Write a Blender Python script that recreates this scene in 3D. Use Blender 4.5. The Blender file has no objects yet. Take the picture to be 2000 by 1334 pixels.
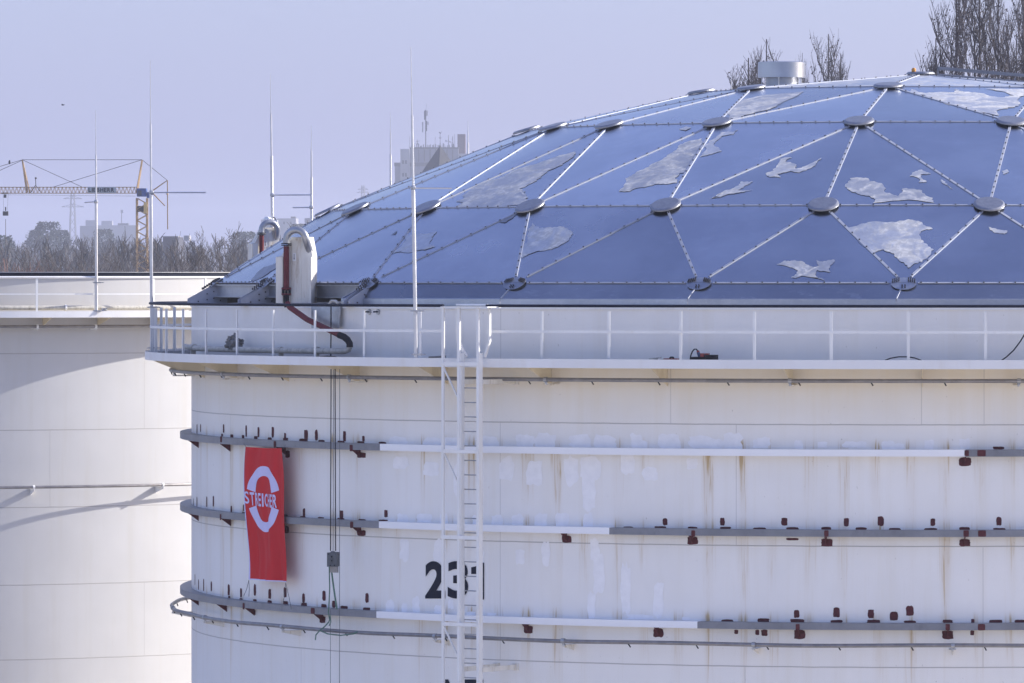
import bpy, bmesh, math, random
from math import sin, cos, pi, radians, degrees, asin, atan, sqrt
from mathutils import Vector, Matrix

# ------------------------------------------------------------------ camera, world, sun, exposure
SC = bpy.context.scene
COL = SC.collection
FPX, CX, YH, D0, H = 12079.0, 1815.0, 545.0, 144.0, 17.0     # focal length and principal point (photo pixels), camera distance, eye height
cam = bpy.data.cameras.new('camera'); cam_o = bpy.data.objects.new('camera', cam); COL.objects.link(cam_o)
cam_o.location = (0, -D0, H); cam_o.rotation_euler = (pi/2, 0, 0)
cam.sensor_width = 36; cam.lens = 36*FPX/2000
cam.shift_x = (1000-CX)/2000; cam.shift_y = -(667-YH)/2000
cam.clip_start = 1; cam.clip_end = 30000
SC.camera = cam_o

SUN_EL, SUN_BACK = radians(26), radians(13)      # sun stands to the right, a little behind the tanks
sd = Vector((cos(SUN_EL)*cos(SUN_BACK), cos(SUN_EL)*sin(SUN_BACK), sin(SUN_EL)))
w = bpy.data.worlds.new('World'); SC.world = w; w.use_nodes = True
wn = w.node_tree.nodes; wl = w.node_tree.links
bg = wn['Background']
sky = wn.new('ShaderNodeTexSky'); sky.sky_type = 'NISHITA'; sky.sun_disc = False
sky.sun_elevation = SUN_EL; sky.sun_rotation = math.atan2(sd.x, sd.y)
sky.air_density = 1.0; sky.dust_density = 2.0; sky.ozone_density = 1.0; sky.altitude = 0
veil = wn.new('ShaderNodeMix'); veil.data_type = 'RGBA'; veil.blend_type = 'ADD'; veil.inputs[0].default_value = 1
veil.inputs[7].default_value = (1.62, 2.02, 4.75, 1)          # thin even winter veil over the whole sky, cool white balance
wl.new(sky.outputs[0], veil.inputs[6]); wl.new(veil.outputs[2], bg.inputs[0])
bg.inputs[1].default_value = 0.056
sl = bpy.data.lights.new('sun', 'SUN'); sl.energy = 3.9; sl.angle = radians(0.5); sl.color = (1.0, 0.95, 0.88)
so = bpy.data.objects.new('sun', sl); COL.objects.link(so)
so.rotation_euler = sd.to_track_quat('Z', 'Y').to_euler()
SC.view_settings.view_transform = 'Standard'; SC.view_settings.look = 'None'
SC.view_settings.exposure = 0.96; SC.view_settings.gamma = 1

R = random.Random(7)

# ------------------------------------------------------------------ helpers
def P(px, py, d):
    "the point at depth d (metres from the camera) seen at a photo pixel"
    return Vector(((px-CX)/FPX*d, d-D0, H+(YH-py)/FPX*d))
def cp(th, r, z):
    a = radians(th); return Vector((r*sin(a), -r*cos(a), z))
def th_of(px, r):
    k = (px-CX)/FPX
    s = D0*k/(r*sqrt(1+k*k)); s = max(-1, min(1, s))
    return degrees(asin(s)-atan(k))
def z_of(py, r, th):
    return H+(YH-py)/FPX*(D0-r*cos(radians(th)))
def cyl(px, py, r):
    t = th_of(px, r); return t, z_of(py, r, t)

class MB:
    def __init__(s): s.v = []; s.f = []
    def add(s, vs, fs):
        n = len(s.v); s.v += [tuple(x) for x in vs]; s.f += [tuple(i+n for i in f) for f in fs]; return s
    def frame(s, c, ax, ay, az):
        "box from a centre and three half-axis vectors"
        c = Vector(c); vs = [c+sx*ax+sy*ay+sz*az for sz in (-1, 1) for sy in (-1, 1) for sx in (-1, 1)]
        return s.add(vs, [(0,2,3,1),(4,5,7,6),(0,1,5,4),(2,6,7,3),(0,4,6,2),(1,3,7,5)])
    def box(s, c, size, rz=0.0):
        a = Vector((cos(rz), sin(rz), 0)); b = Vector((-sin(rz), cos(rz), 0))
        return s.frame(c, a*size[0]/2, b*size[1]/2, Vector((0,0,size[2]/2)))
    def bar(s, p, q, wa, wb=None, up=Vector((0,0,1))):
        p = Vector(p); q = Vector(q); d = (q-p)
        if d.length < 1e-6: return s
        wb = wb or wa; n = d.normalized(); a = n.cross(up)
        if a.length < 1e-3: a = n.cross(Vector((0,1,0)))
        a.normalize(); b = n.cross(a)
        return s.frame((p+q)/2, a*wa/2, b*wb/2, d/2)
    def tube(s, pts, r, n=8, caps=True, r2=None):
        pts = [Vector(p) for p in pts]; m = len(pts); vs = []; fs = []
        ref = None
        for i, p in enumerate(pts):
            t = (pts[min(i+1, m-1)]-pts[max(i-1, 0)]).normalized()
            if ref is None:
                ref = t.cross(Vector((0,0,1)))
                if ref.length < 1e-3: ref = t.cross(Vector((0,1,0)))
            ref = (ref-t*ref.dot(t)).normalized(); b = t.cross(ref)
            rr = r if r2 is None else r+(r2-r)*i/(m-1)
            vs += [p+rr*(cos(2*pi*k/n)*ref+sin(2*pi*k/n)*b) for k in range(n)]
        for i in range(m-1):
            for k in range(n):
                k2 = (k+1) % n
                fs.append((i*n+k, i*n+k2, (i+1)*n+k2, (i+1)*n+k))
        if caps: fs += [tuple(range(n-1, -1, -1)), tuple((m-1)*n+k for k in range(n))]
        return s.add(vs, fs)
    def disc(s, c, axis, prof, n=24):
        "lathe: prof is (radius, height along axis)"
        axis = Vector(axis).normalized(); a = axis.cross(Vector((0.3,0.9,0.1))).normalized(); b = axis.cross(a); c = Vector(c)
        vs = []; fs = []; m = len(prof)
        for r, h in prof: vs += [c+axis*h+r*(cos(2*pi*k/n)*a+sin(2*pi*k/n)*b) for k in range(n)]
        for i in range(m-1):
            for k in range(n):
                k2 = (k+1) % n; fs.append((i*n+k, i*n+k2, (i+1)*n+k2, (i+1)*n+k))
        fs += [tuple(range(n-1, -1, -1)), tuple((m-1)*n+k for k in range(n))]
        return s.add(vs, fs)
    def sweep(s, prof, t0, t1, step=1.0, centre=(0,0), closed=True):
        "profile of (radius, z) swept about the vertical axis from t0 to t1 degrees"
        full = abs((t1-t0)-360) < 1e-6; n = max(1, int(math.ceil((t1-t0)/step))); m = len(prof); vs = []; fs = []
        rows = n if full else n+1
        for i in range(rows):
            t = t0+(t1-t0)*i/n
            for r, z in prof:
                p = cp(t, r, z); vs.append((p.x+centre[0], p.y+centre[1], p.z))
        for i in range(n):
            j = (i+1) % rows
            for k in range(m if closed else m-1):
                k2 = (k+1) % m; fs.append((i*m+k, j*m+k, j*m+k2, i*m+k2))
        if closed and not full: fs += [tuple(range(m)), tuple((rows-1)*m+k for k in range(m-1, -1, -1))]
        return s.add(vs, fs)
    def prism(s, poly, vec):
        poly = [Vector(p) for p in poly]; n = len(poly); vec = Vector(vec)
        fs = [tuple(range(n-1, -1, -1)), tuple(range(n, 2*n))]+[(k, (k+1) % n, n+(k+1) % n, n+k) for k in range(n)]
        return s.add(poly+[p+vec for p in poly], fs)
    def ball(s, c, r, n=8, m=5, sc=(1,1,1)):
        c = Vector(c); vs = [c+Vector((0,0,r*sc[2]))]; fs = []
        for i in range(1, m):
            a = pi*i/m
            vs += [c+Vector((r*sin(a)*cos(2*pi*k/n)*sc[0], r*sin(a)*sin(2*pi*k/n)*sc[1], r*cos(a)*sc[2])) for k in range(n)]
        vs.append(c-Vector((0,0,r*sc[2])))
        for k in range(n): fs.append((0, 1+k, 1+(k+1) % n))
        for i in range(m-2):
            for k in range(n): fs.append((1+i*n+k, 1+(i+1)*n+k, 1+(i+1)*n+(k+1) % n, 1+i*n+(k+1) % n))
        e = len(vs)-1
        for k in range(n): fs.append((e, 1+(m-2)*n+(k+1) % n, 1+(m-2)*n+k))
        return s.add(vs, fs)

WPOS = {}
def wpos(o): return WPOS.get(o.name, Vector((0,0,0))) if o else Vector((0,0,0))
def obj(name, mb, mat, parent=None, smooth=False, fix=True):
    base = wpos(parent)
    me = bpy.data.meshes.new(name); me.from_pydata([(x[0]-base.x, x[1]-base.y, x[2]-base.z) for x in mb.v], [], mb.f); me.update()
    if fix:
        bm = bmesh.new(); bm.from_mesh(me); bmesh.ops.recalc_face_normals(bm, faces=bm.faces); bm.to_mesh(me); bm.free()
    if smooth:
        me.shade_smooth()
        if smooth != 'all':
            me.set_sharp_from_angle(angle=radians(35))
    me.materials.append(mat)
    o = bpy.data.objects.new(name, me); COL.objects.link(o)
    if parent: o.parent = parent
    WPOS[o.name] = base.copy()
    return o
def thing(name, label, cat, loc=(0,0,0), group=None):
    o = bpy.data.objects.new(name, None); COL.objects.link(o); o.location = loc; o.empty_display_size = .2
    WPOS[o.name] = Vector(loc); o['label'] = label; o['category'] = cat
    if group: o['group'] = group
    return o
def tag(o, label, cat, group=None):
    o['label'] = label; o['category'] = cat
    if group: o['group'] = group
    return o
def struct(o, kind='structure'): o['kind'] = kind; return o
def spin(o, deg):
    c = o.copy(); COL.objects.link(c); c.parent = o.parent; c.rotation_euler = (0, 0, radians(deg)); return c
def copy_tree(o, parent=None):
    c = o.copy(); COL.objects.link(c); c.parent = parent
    WPOS[c.name] = wpos(o)
    for ch in list(o.children): copy_tree(ch, c)
    return c

# ------------------------------------------------------------------ materials
class NT:
    def __init__(s, name):
        s.m = bpy.data.materials.new(name); s.m.use_nodes = True; s.t = s.m.node_tree; s.n = s.t.nodes; s.b = s.n['Principled BSDF']
    def new(s, t, **k):
        x = s.n.new(t)
        for a, b in k.items(): setattr(x, a, b)
        return x
    def put(s, sock, v):
        if hasattr(v, 'is_linked') or isinstance(v, bpy.types.NodeSocket): s.t.links.new(v, sock)
        else: sock.default_value = v
    def math(s, op, a, b=None, c=None, clamp=False):
        x = s.new('ShaderNodeMath', operation=op, use_clamp=clamp)
        for i, v in enumerate((a, b, c)):
            if v is not None: s.put(x.inputs[i], v)
        return x.outputs[0]
    def mix(s, f, a, b, blend='MIX'):
        x = s.new('ShaderNodeMix', data_type='RGBA', blend_type=blend)
        s.put(x.inputs[0], f); s.put(x.inputs[6], a); s.put(x.inputs[7], b); return x.outputs[2]
    def noise(s, vec, scale, detail=4, rough=.55, dist=0):
        x = s.new('ShaderNodeTexNoise'); s.put(x.inputs['Vector'], vec)
        x.inputs['Scale'].default_value = scale; x.inputs['Detail'].default_value = detail
        x.inputs['Roughness'].default_value = rough; x.inputs['Distortion'].default_value = dist; return x.outputs[0]
    def ramp(s, v, lo, hi, smooth=True):
        x = s.new('ShaderNodeMapRange', interpolation_type='SMOOTHSTEP' if smooth else 'LINEAR'); s.put(x.inputs[0], v)
        s.put(x.inputs[1], lo); s.put(x.inputs[2], hi); return x.outputs[0]
    def scale(s, vec, v):
        x = s.new('ShaderNodeVectorMath', operation='MULTIPLY'); s.put(x.inputs[0], vec); x.inputs[1].default_value = v; return x.outputs[0]
    def comb(s, a, b, c):
        x = s.new('ShaderNodeCombineXYZ')
        for i, v in enumerate((a, b, c)): s.put(x.inputs[i], v)
        return x.outputs[0]
    def obj(s): return s.new('ShaderNodeTexCoord').outputs['Object']
    def geo(s): return s.new('ShaderNodeNewGeometry').outputs['Position']
    def bump(s, h, strength=.2, dist=.01):
        x = s.new('ShaderNodeBump'); s.put(x.inputs['Height'], h); x.inputs['Strength'].default_value = strength; x.inputs['Distance'].default_value = dist
        s.t.links.new(x.outputs[0], s.b.inputs['Normal'])
    def set(s, **k):
        for a, v in k.items(): s.put(s.b.inputs[a.replace('_', ' ')], v)
        return s
def C(r, g, b): return (r, g, b, 1)
def paint(name, col, rough=.5, metal=0.0, var=.12, scale=3.0, dirt=None, dirt_amt=.3, stretch=1.0, spec=.5):
    n = NT(name); g = n.geo()
    v = n.noise(n.scale(g, (1, 1, stretch)), scale, 5, .6)
    c = n.mix(n.ramp(v, .3, .75), C(*[x*(1-var) for x in col]), C(*[min(1, x*(1+var)) for x in col]))
    if dirt:
        d = n.ramp(n.noise(n.scale(g, (1, 1, stretch*.5)), scale*2.3, 6, .7), .5, .72)
        c = n.mix(n.math('MULTIPLY', d, dirt_amt), c, C(*dirt))
    n.set(Base_Color=c, Roughness=n.math('ADD', rough-.08, n.math('MULTIPLY', v, .16)), Metallic=metal)
    n.b.inputs['Specular IOR Level'].default_value = spec
    return n.m

RS = 17.06           # shell radius
G_TOP = [H-3.50, H-5.146, H-7.055]; G_H = .14
def tank_paint(name, radius, centre, seams_z, base, gz, amount, warm, vseams):
    "white tank paint: plate seams, grime, rust runs below the girders"
    n = NT(name); g = n.geo()
    sub = n.new('ShaderNodeVectorMath', operation='SUBTRACT'); n.put(sub.inputs[0], g); sub.inputs[1].default_value = (centre[0], centre[1], 0)
    sp = n.new('ShaderNodeSeparateXYZ'); n.put(sp.inputs[0], sub.outputs[0])
    x, y, z = sp.outputs
    th = n.math('ARCTAN2', x, n.math('MULTIPLY', y, -1)); u = n.math('MULTIPLY', th, radius)
    uz = n.comb(u, z, 0)
    # broad mottling, vertical wash streaks
    mott = n.noise(uz, .55, 5, .6); wash = n.noise(n.comb(n.math('MULTIPLY', u, 3.2), n.math('MULTIPLY', z, .16), 3.3), 1.0, 6, .65)
    fine = n.noise(n.comb(n.math('MULTIPLY', u, 14), n.math('MULTIPLY', z, 1.1), 7.1), 1.0, 4, .6)
    c = n.mix(n.ramp(mott, .32, .7), C(*[b*.95 for b in base]), C(*base))
    c = n.mix(n.math('MULTIPLY', n.ramp(wash, .46, .74), .28), c, C(base[0]*.86, base[1]*.82, base[2]*.72))
    c = n.mix(n.math('MULTIPLY', n.ramp(fine, .56, .8), .15), c, C(base[0]*.8, base[1]*.76, base[2]*.68))
    # warmer tone on the wall below the walkway, broken up by the wash noise
    if warm:
        wz = n.math('MULTIPLY', n.ramp(z, H-3.4, H-1.9), n.math('MULTIPLY', n.math('LESS_THAN', z, H-1.75), n.math('ADD', .35, n.math('MULTIPLY', wash, .9))))
        c = n.mix(n.math('MULTIPLY', wz, warm, clamp=True), c, C(base[0]*.92, base[1]*.83, base[2]*.66))
    # rust runs: spots on a jittered spacing along each girder, each run thinning out downwards
    if amount:
        jit = n.math('MULTIPLY', n.noise(n.comb(u, 0, 0), .8, 2), 1.1)
        cell = n.math('PINGPONG', n.math('ADD', n.math('ADD', u, .11), n.math('MULTIPLY', jit, .5)), .35)
        near = n.ramp(cell, .20, .02)
        thin = n.noise(n.comb(n.math('MULTIPLY', u, 15), n.math('MULTIPLY', z, .55), 1.7), 1.0, 4, .6, .5)
        thin = n.ramp(thin, .5, .68)
        strong = n.ramp(n.noise(n.comb(n.math('MULTIPLY', u, 1.3), 0, 9.2), 1.0, 2), .40, .60)
        lvar = n.math('ADD', .15, n.math('MULTIPLY', n.math('POWER', n.noise(n.comb(n.math('MULTIPLY', u, 1.9), 0, 2.2), 1.0, 2), 2.0), 6.5))
        tot = None
        for k, gzk in enumerate(gz):
            dz = n.math('SUBTRACT', gzk-G_H, z)
            pick = n.ramp(n.noise(n.comb(n.math('MULTIPLY', u, 1.1), 0, 3.7+5.1*k), 1.0, 3), .38, .62)
            fall = n.math('MULTIPLY', pick, n.math('MULTIPLY', n.math('GREATER_THAN', dz, 0.0), n.ramp(dz, lvar, 0.0)))
            up = n.math('MULTIPLY', n.math('LESS_THAN', dz, -G_H), n.math('MULTIPLY', n.ramp(dz, -.42, -.14), .8))
            f = n.math('ADD', n.math('POWER', fall, 1.6), up)
            tot = f if tot is None else n.math('ADD', tot, f)
        halo = n.math('MULTIPLY', n.math('MULTIPLY', near, n.math('ADD', .35, n.math('MULTIPLY', strong, .65))), tot)
        run = n.math('MULTIPLY', halo, n.math('ADD', .22, thin))
        c = n.mix(n.math('MULTIPLY', run, amount, clamp=True), c, C(.56, .43, .25))
        c = n.mix(n.math('MULTIPLY', n.math('POWER', n.math('MULTIPLY', halo, thin), 2.0), amount*.28, clamp=True), c, C(.36, .23, .12))
        # scattered specks and scratches
        sp2 = n.ramp(n.noise(n.comb(n.math('MULTIPLY', u, 6), n.math('MULTIPLY', z, 3), 5), 3.0, 2, .5), .73, .77)
        c = n.mix(n.math('MULTIPLY', sp2, .45), c, C(.30, .27, .22))
    # plate seams
    wob = n.math('MULTIPLY', n.math('SUBTRACT', n.noise(n.comb(u, 0, 4), 1.5, 3), .5), .02)
    seam = None
    for sz in seams_z:
        l = n.ramp(n.math('ABSOLUTE', n.math('SUBTRACT', n.math('ADD', z, wob), sz)), .017, .004)
        seam = l if seam is None else n.math('MAXIMUM', seam, l)
    for su, z0, z1 in vseams:
        l = n.math('MULTIPLY', n.ramp(n.math('ABSOLUTE', n.math('SUBTRACT', u, su)), .012, .003), n.math('MULTIPLY', n.math('GREATER_THAN', z, z0), n.math('LESS_THAN', z, z1)))
        seam = n.math('MAXIMUM', seam, n.math('MULTIPLY', l, .55))
    c = n.mix(n.math('MULTIPLY', seam, .75), c, C(.30, .28, .27))
    wav = n.noise(n.comb(n.math('MULTIPLY', u, .8), n.math('MULTIPLY', z, .7), 2), 1.0, 2)
    n.set(Base_Color=c, Roughness=n.math('ADD', .30, n.math('MULTIPLY', mott, .22)))
    n.b.inputs['Specular IOR Level'].default_value = .45
    n.bump(n.math('ADD', n.math('MULTIPLY', wav, 1.0), n.math('MULTIPLY', seam, .4)), .35, .02)
    return n.m

def aluminium(name, tone=1.0, oxide=0.0, rough=.21, scale=1.0):
    n = NT(name); g = n.geo()
    a = n.noise(g, .45*scale, 4, .6); b = n.noise(n.scale(g, (1, 1, 3)), 3.0*scale, 6, .7)
    c = n.mix(n.ramp(a, .3, .7), C(.42*tone, .45*tone, .515*tone), C(.52*tone, .55*tone, .61*tone))
    c = n.mix(n.math('MULTIPLY', n.ramp(b, .52, .75), .25), c, C(.66, .67, .70))
    scr = n.ramp(n.noise(n.scale(g, (26, 5, 9)), 1.0, 3, .6, .6), .66, .74)
    c = n.mix(n.math('MULTIPLY', n.math('MULTIPLY', scr, n.ramp(a, .45, .7)), .35), c, C(.80, .80, .82))
    r = n.math('ADD', rough-.07, n.math('MULTIPLY', a, .14))
    rnd = n.new('ShaderNodeObjectInfo').outputs['Random']
    c = n.mix(1.0, c, n.comb(n.math('ADD', .70, n.math('MULTIPLY', rnd, .42)), n.math('ADD', .71, n.math('MULTIPLY', rnd, .41)), n.math('ADD', .74, n.math('MULTIPLY', rnd, .38))), 'MULTIPLY')
    r = n.math('ADD', r, n.math('MULTIPLY', n.math('FRACT', n.math('MULTIPLY', rnd, 7.3)), .07))
    met = 1.0
    if oxide:
        st = n.ramp(n.noise(g, 1.6, 7, .68, 1.2), .42, .62)
        st2 = n.ramp(n.noise(g, 7.0, 6, .7, .8), .40, .70)
        k = n.math('MULTIPLY', n.math('ADD', .34, n.math('MULTIPLY', st, .62)), oxide, clamp=True)
        c = n.mix(k, c, n.mix(st2, C(.44, .44, .44), C(.72, .71, .69)))
        r = n.math('ADD', r, n.math('MULTIPLY', k, .3)); met = n.math('SUBTRACT', 1.0, n.math('MULTIPLY', k, .75))
    n.set(Base_Color=c, Roughness=r, Metallic=met)
    n.bump(n.math('ADD', n.math('ADD', n.noise(g, .9, 2), n.math('MULTIPLY', n.noise(g, 2.2, 1), .12)), 0.0), .10 if oxide == 1.0 else .34, .03)
    return n.m

def plain(name, col, rough=.5, metal=0.0, spec=.5):
    return paint(name, col, rough, metal, .10, 9.0, None, 0, 1.0, spec)

seam_z = [H-2.994, H-5.49, H-7.975, H-10.5, H-13]
def u_of(px): return radians(th_of(px, RS))*RS
M_SHELL = tank_paint('tank_white', RS, (0, 0), seam_z, (.86, .845, .82), G_TOP, 2.0, .75,
    [(u_of(402), H-2.99, H-.6), (u_of(977), H-5.49, H-2.99), (u_of(1438), H-5.49, H-2.99), (u_of(1310), H-2.99, H-1.8), (u_of(1800), H-2.99, H-1.8), (u_of(1922), H-2.99, H-1.8),
     (u_of(431), H-7.97, H-5.49), (u_of(977), H-7.97, H-5.49), (u_of(1920), H-7.97, H-5.49), (u_of(588), H-10.5, H-7.97), (u_of(1455), H-10.5, H-7.97), (u_of(450), H-5.49, H-2.99), (u_of(978), H-1.8, H-.6)])
LC = (-28.96, 34.0); LR = 13.1
LT = [H-2.0, H-4.05, H-6.12, H-8.2, H-10.2, H-12.5]
def lth(px, r):
    k = (px-CX)/FPX; d = D0+LC[1]
    # solve LC.x + r sin t = k (d - r cos t)
    A = (k*d-LC[0])/(r*sqrt(1+k*k)); return degrees(asin(max(-1, min(1, A)))-atan(k))
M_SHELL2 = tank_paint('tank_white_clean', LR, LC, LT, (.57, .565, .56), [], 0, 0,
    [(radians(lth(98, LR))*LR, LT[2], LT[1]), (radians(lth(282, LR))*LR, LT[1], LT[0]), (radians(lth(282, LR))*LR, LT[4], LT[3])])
M_WHITE = paint('white_paint', (.80, .80, .79), .42, 0, .04, 2.0, (.55, .48, .38), .25, .4)
M_WHITE_GRIMY = paint('white_paint_grimy', (.76, .73, .66), .5, 0, .08, 3.0, (.36, .26, .14), .85, .22)
M_LIP = paint('white_fascia_paint', (.79, .79, .79), .45, 0, .03, .6, (.60, .52, .40), .25, .5)
M_CREAM = paint('walkway_bounce_tinted_paint', (.74, .65, .47), .6, 0, .08, 1.0, (.50, .40, .26), .35, .6)  # walkway white with warm ground bounce put into its colour
M_DECK = paint('dark_deck_plate', (.13, .125, .12), .8, 0, .35, 5.0, (.30, .24, .16), .4)  # dark grey deck plate with brown mottling
M_FRESH = paint('fresh_white_paint', (.86, .87, .90), .35, 0, .02, 2.0)
M_TOUCH = paint('touch_up_paint', (.875, .87, .88), .4, 0, .04, 6.0)
M_PRIMER = paint('red_brown_primer', (.095, .026, .031), .8, 0, .25, 12.0, None, 0, 1.0, .12)
M_GIRDER = paint('grey_girder_paint', (.21, .22, .25), .45, .2, .15, 1.5, (.13, .13, .15), .5)
M_GALV = paint('galvanised_steel', (.42, .43, .45), .38, .75, .15, 6.0, (.25, .24, .23), .35)
M_PIPE = paint('grey_pipe_steel', (.26, .25, .25), .38, .6, .18, 4.0, (.17, .12, .09), .3)
M_DARKRAIL = paint('dark_blue_grey_paint', (.014, .018, .034), .6, 0, .2, 5.0, None, 0, 1.0, .12)
M_ALU = aluminium('panel_aluminium')
M_SKIRT = aluminium('darker_skirt_aluminium', .66, 0, .26)  # panel aluminium in a darker, slightly rougher version
M_ALU_TOP = aluminium('weathered_top_aluminium', 1.0, .9)
M_STAIN = aluminium('oxidised_aluminium', 1.0, 1.0, .40, 2.0)
M_STAIN_DARK = paint('dark_water_mark', (.30, .31, .34), .45, .8, .2, 5.0)
M_BATTEN = paint('batten_aluminium', (.42, .44, .50), .66, .6, .06, 8.0)
M_HUB = paint('hub_cover_aluminium', (.29, .30, .335), .46, .85, .12, 10.0, (.55, .55, .57), .3)
M_FLASH = aluminium('flashing_aluminium', .82, .25, .34, 1.5)
M_BOLT = plain('bolt_steel', (.06, .06, .07), .4, .6)
M_DARK = plain('interior_shade_black', (.02, .02, .022), .8)
M_REDPIPE = paint('dark_red_pipe_paint', (.14, .026, .034), .6, 0, .2, 8.0, (.10, .03, .03), .4, 1.0, .2)
M_BLACK = plain('black_rubber', (.011, .012, .018), .6, 0, .12)
M_CONC = paint('weathered_white_pipe', (.52, .50, .45), .7, 0, .15, 8.0, (.24, .22, .17), .7, .6)
M_ROD = paint('lightning_rod_aluminium', (.62, .62, .64), .35, .7, .06, 6.0)
M_BANNER = paint('red_banner_cloth', (.58, .022, .026), .72, 0, .08, 2.2, None, 0, .25, .2)
M_BANNER_W = paint('white_banner_print', (.62, .60, .86), .7, 0, .03, 4.0, spec=.2)
M_DIGIT = plain('dark_blue_number_paint', (.013, .016, .032), .7, 0, .08)
M_GREEN = paint('green_strap_webbing', (.10, .19, .15), .8, 0, .2, 20)
M_BLOCK = paint('hoist_block_grey', (.10, .11, .125), .5, .4, .2, 10)
M_RAG = paint('grey_rag_cloth', (.20, .20, .20), .9, 0, .4, 10)
M_RED = plain('red_plastic', (.22, .02, .02), .4)
M_BLUE = plain('blue_plug_plastic', (.02, .05, .14), .4)
M_ORANGE = plain('orange_lamp_plastic', (.55, .24, .03), .4)
M_CRANE = paint('crane_orange_paint', (.44, .28, .13), .5, 0, .15, 1.0)
M_CRANE_Y = paint('crane_yellow_paint', (.75, .52, .20), .5, 0, .1, .7)
M_CRANE_D = plain('crane_dark_steel', (.07, .065, .065), .5, .3)
M_CRANE_B = paint('crane_blue_paint', (.035, .085, .30), .5, 0, .1, 1.0)
M_SIGN = paint('pale_grey_sign', (.42, .46, .50), .6, 0, .05, 1.0)
M_BARK = paint('grey_brown_bark', (.075, .062, .058), .9, 0, .3, .6)
M_TWIG = paint('brown_twigs', (.085, .070, .066), .9, 0, .35, .15)
M_TWIG_P = paint('poplar_twigs', (.052, .045, .055), .9, 0, .3, .4)
M_PLEAF = paint('withered_poplar_leaves', (.055, .042, .045), .8, 0, .4, .7)
M_WOOD = paint('bare_woodland', (.060, .056, .056), .9, 0, .45, .06)
M_PINE = paint('pine_needles', (.022, .036, .032), .9, 0, .4, .4)
M_GROUND = paint('winter_ground', (.58, .53, .455), .95, 0, .3, .05)
M_FIELD = paint('winter_field', (.15, .15, .10), .95, 0, .35, .02)
M_CONCRETE = paint('pale_concrete_facade', (.17, .18, .23), .8, 0, .1, .12, (.12, .12, .16), .4, .3)
M_FACADE = paint('pale_render_facade', (.33, .33, .36), .8, 0, .06, .1)
M_ROOFDK = plain('dark_roof_edge', (.055, .055, .075), .7)
M_BRICK = paint('dark_red_chimney_brick', (.08, .028, .030), .85, 0, .25, .5)
M_SLATE = paint('roof_slate', (.018, .02, .03), .8, 0, .25, .8)
M_WIN = plain('dark_window_glass', (.05, .06, .09), .2)
M_STEEL = plain('mast_steel', (.06, .065, .09), .6, .2)

# ------------------------------------------------------------------ ground and haze
mb = MB(); mb.add([(-6000, -1500, 0), (6000, -1500, 0), (6000, 6000, 0), (-6000, 6000, 0)], [(0, 1, 2, 3)])
struct(obj('ground', mb, M_FIELD))
mb = MB(); mb.disc((0, -10, -.3), (0, 0, 1), [(260, 0), (260, .304)], 96); struct(obj('yard', mb, M_GROUND))
hz = MB(); hz.box((-260, 2250, 35.5), (1700, 4900, 73)); 
hm = bpy.data.materials.new('haze_air'); hm.use_nodes = True; nt = hm.node_tree
for x in list(nt.nodes):
    if x.type != 'OUTPUT_MATERIAL': nt.nodes.remove(x)
pv = nt.nodes.new('ShaderNodeVolumePrincipled'); pv.inputs['Density'].default_value = .00020; pv.inputs['Color'].default_value = (.80, .84, 1.0, 1); pv.inputs['Anisotropy'].default_value = .2
nt.links.new(pv.outputs[0], nt.nodes['Material Output'].inputs['Volume'])
struct(obj('haze', hz, hm), 'stuff')

# ------------------------------------------------------------------ the main tank
RIM = H-.58; DECK = H-1.70
tank = thing('storage_tank', 'large round white storage tank with rusty girder bands and number 231', 'storage tank')
mb = MB(); mb.sweep([(RS, 0), (RS, RIM), (RS-.03, RIM), (RS-.03, 0)], -180, 180, 1.0)
obj('shell', mb, M_SHELL, tank, True)
mb = MB(); mb.sweep([(RS+.035, RIM-.05), (RS+.035, RIM+.004), (RS-.10, RIM+.004), (RS-.10, RIM-.05)], -180, 180, 1.0)
obj('rim_curb', mb, M_WHITE, tank, True)
mb = MB(); mb.disc((0, 0, H-.86), (0, 0, 1), [(RS-.04, 0), (RS-.04, .1)], 120); obj('floating_roof', mb, M_DARK, tank)  # near-black disc under the rim, interior shade put into its colour
RG = 17.32
def girder(t0, t1, zt, mat, name='wind_girder'):
    m = MB(); m.sweep([(RS+.002, zt), (RG, zt), (RG, zt-G_H), (RG-.02, zt-G_H), (RG-.02, zt-.02), (RS+.002, zt-.02)], t0, t1, 1.0)
    return obj(name, m, mat, tank, True)
g_white = [(742, 1886), (740, 1190), (735, 1362)]
for k, (a, b) in enumerate(g_white):
    zt = G_TOP[k]; ta, tb = th_of(a, RG), th_of(b, RG)
    girder(-175, ta, zt, M_GIRDER); girder(tb, 185, zt, M_GIRDER)
    girder(ta, tb, zt+.004, M_FRESH)
    mb = MB()                                                  # splice joints of the girder, proud of its face
# gussets below the girders
gus = [[388, 450, 558, 704, 1885], [388, 451, 558, 705, 1353, 1614, 1884, 1107], [388, 443, 497, 631, 1562, 1851, 1286, 1032]]
for k, xs in enumerate(gus):
    for px in xs:
        t = th_of(px, RS); z0 = G_TOP[k]-.018
        e = cp(t+90, 1, 0)*.02
        m = MB(); m.prism([cp(t, RS, z0)-e/2, cp(t, RG-.025, z0)-e/2, cp(t, RG-.025, z0-.13)-e/2, cp(t, RS, z0-.30)-e/2], e)
        obj('girder_gusset', m, M_PRIMER, tank)

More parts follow.
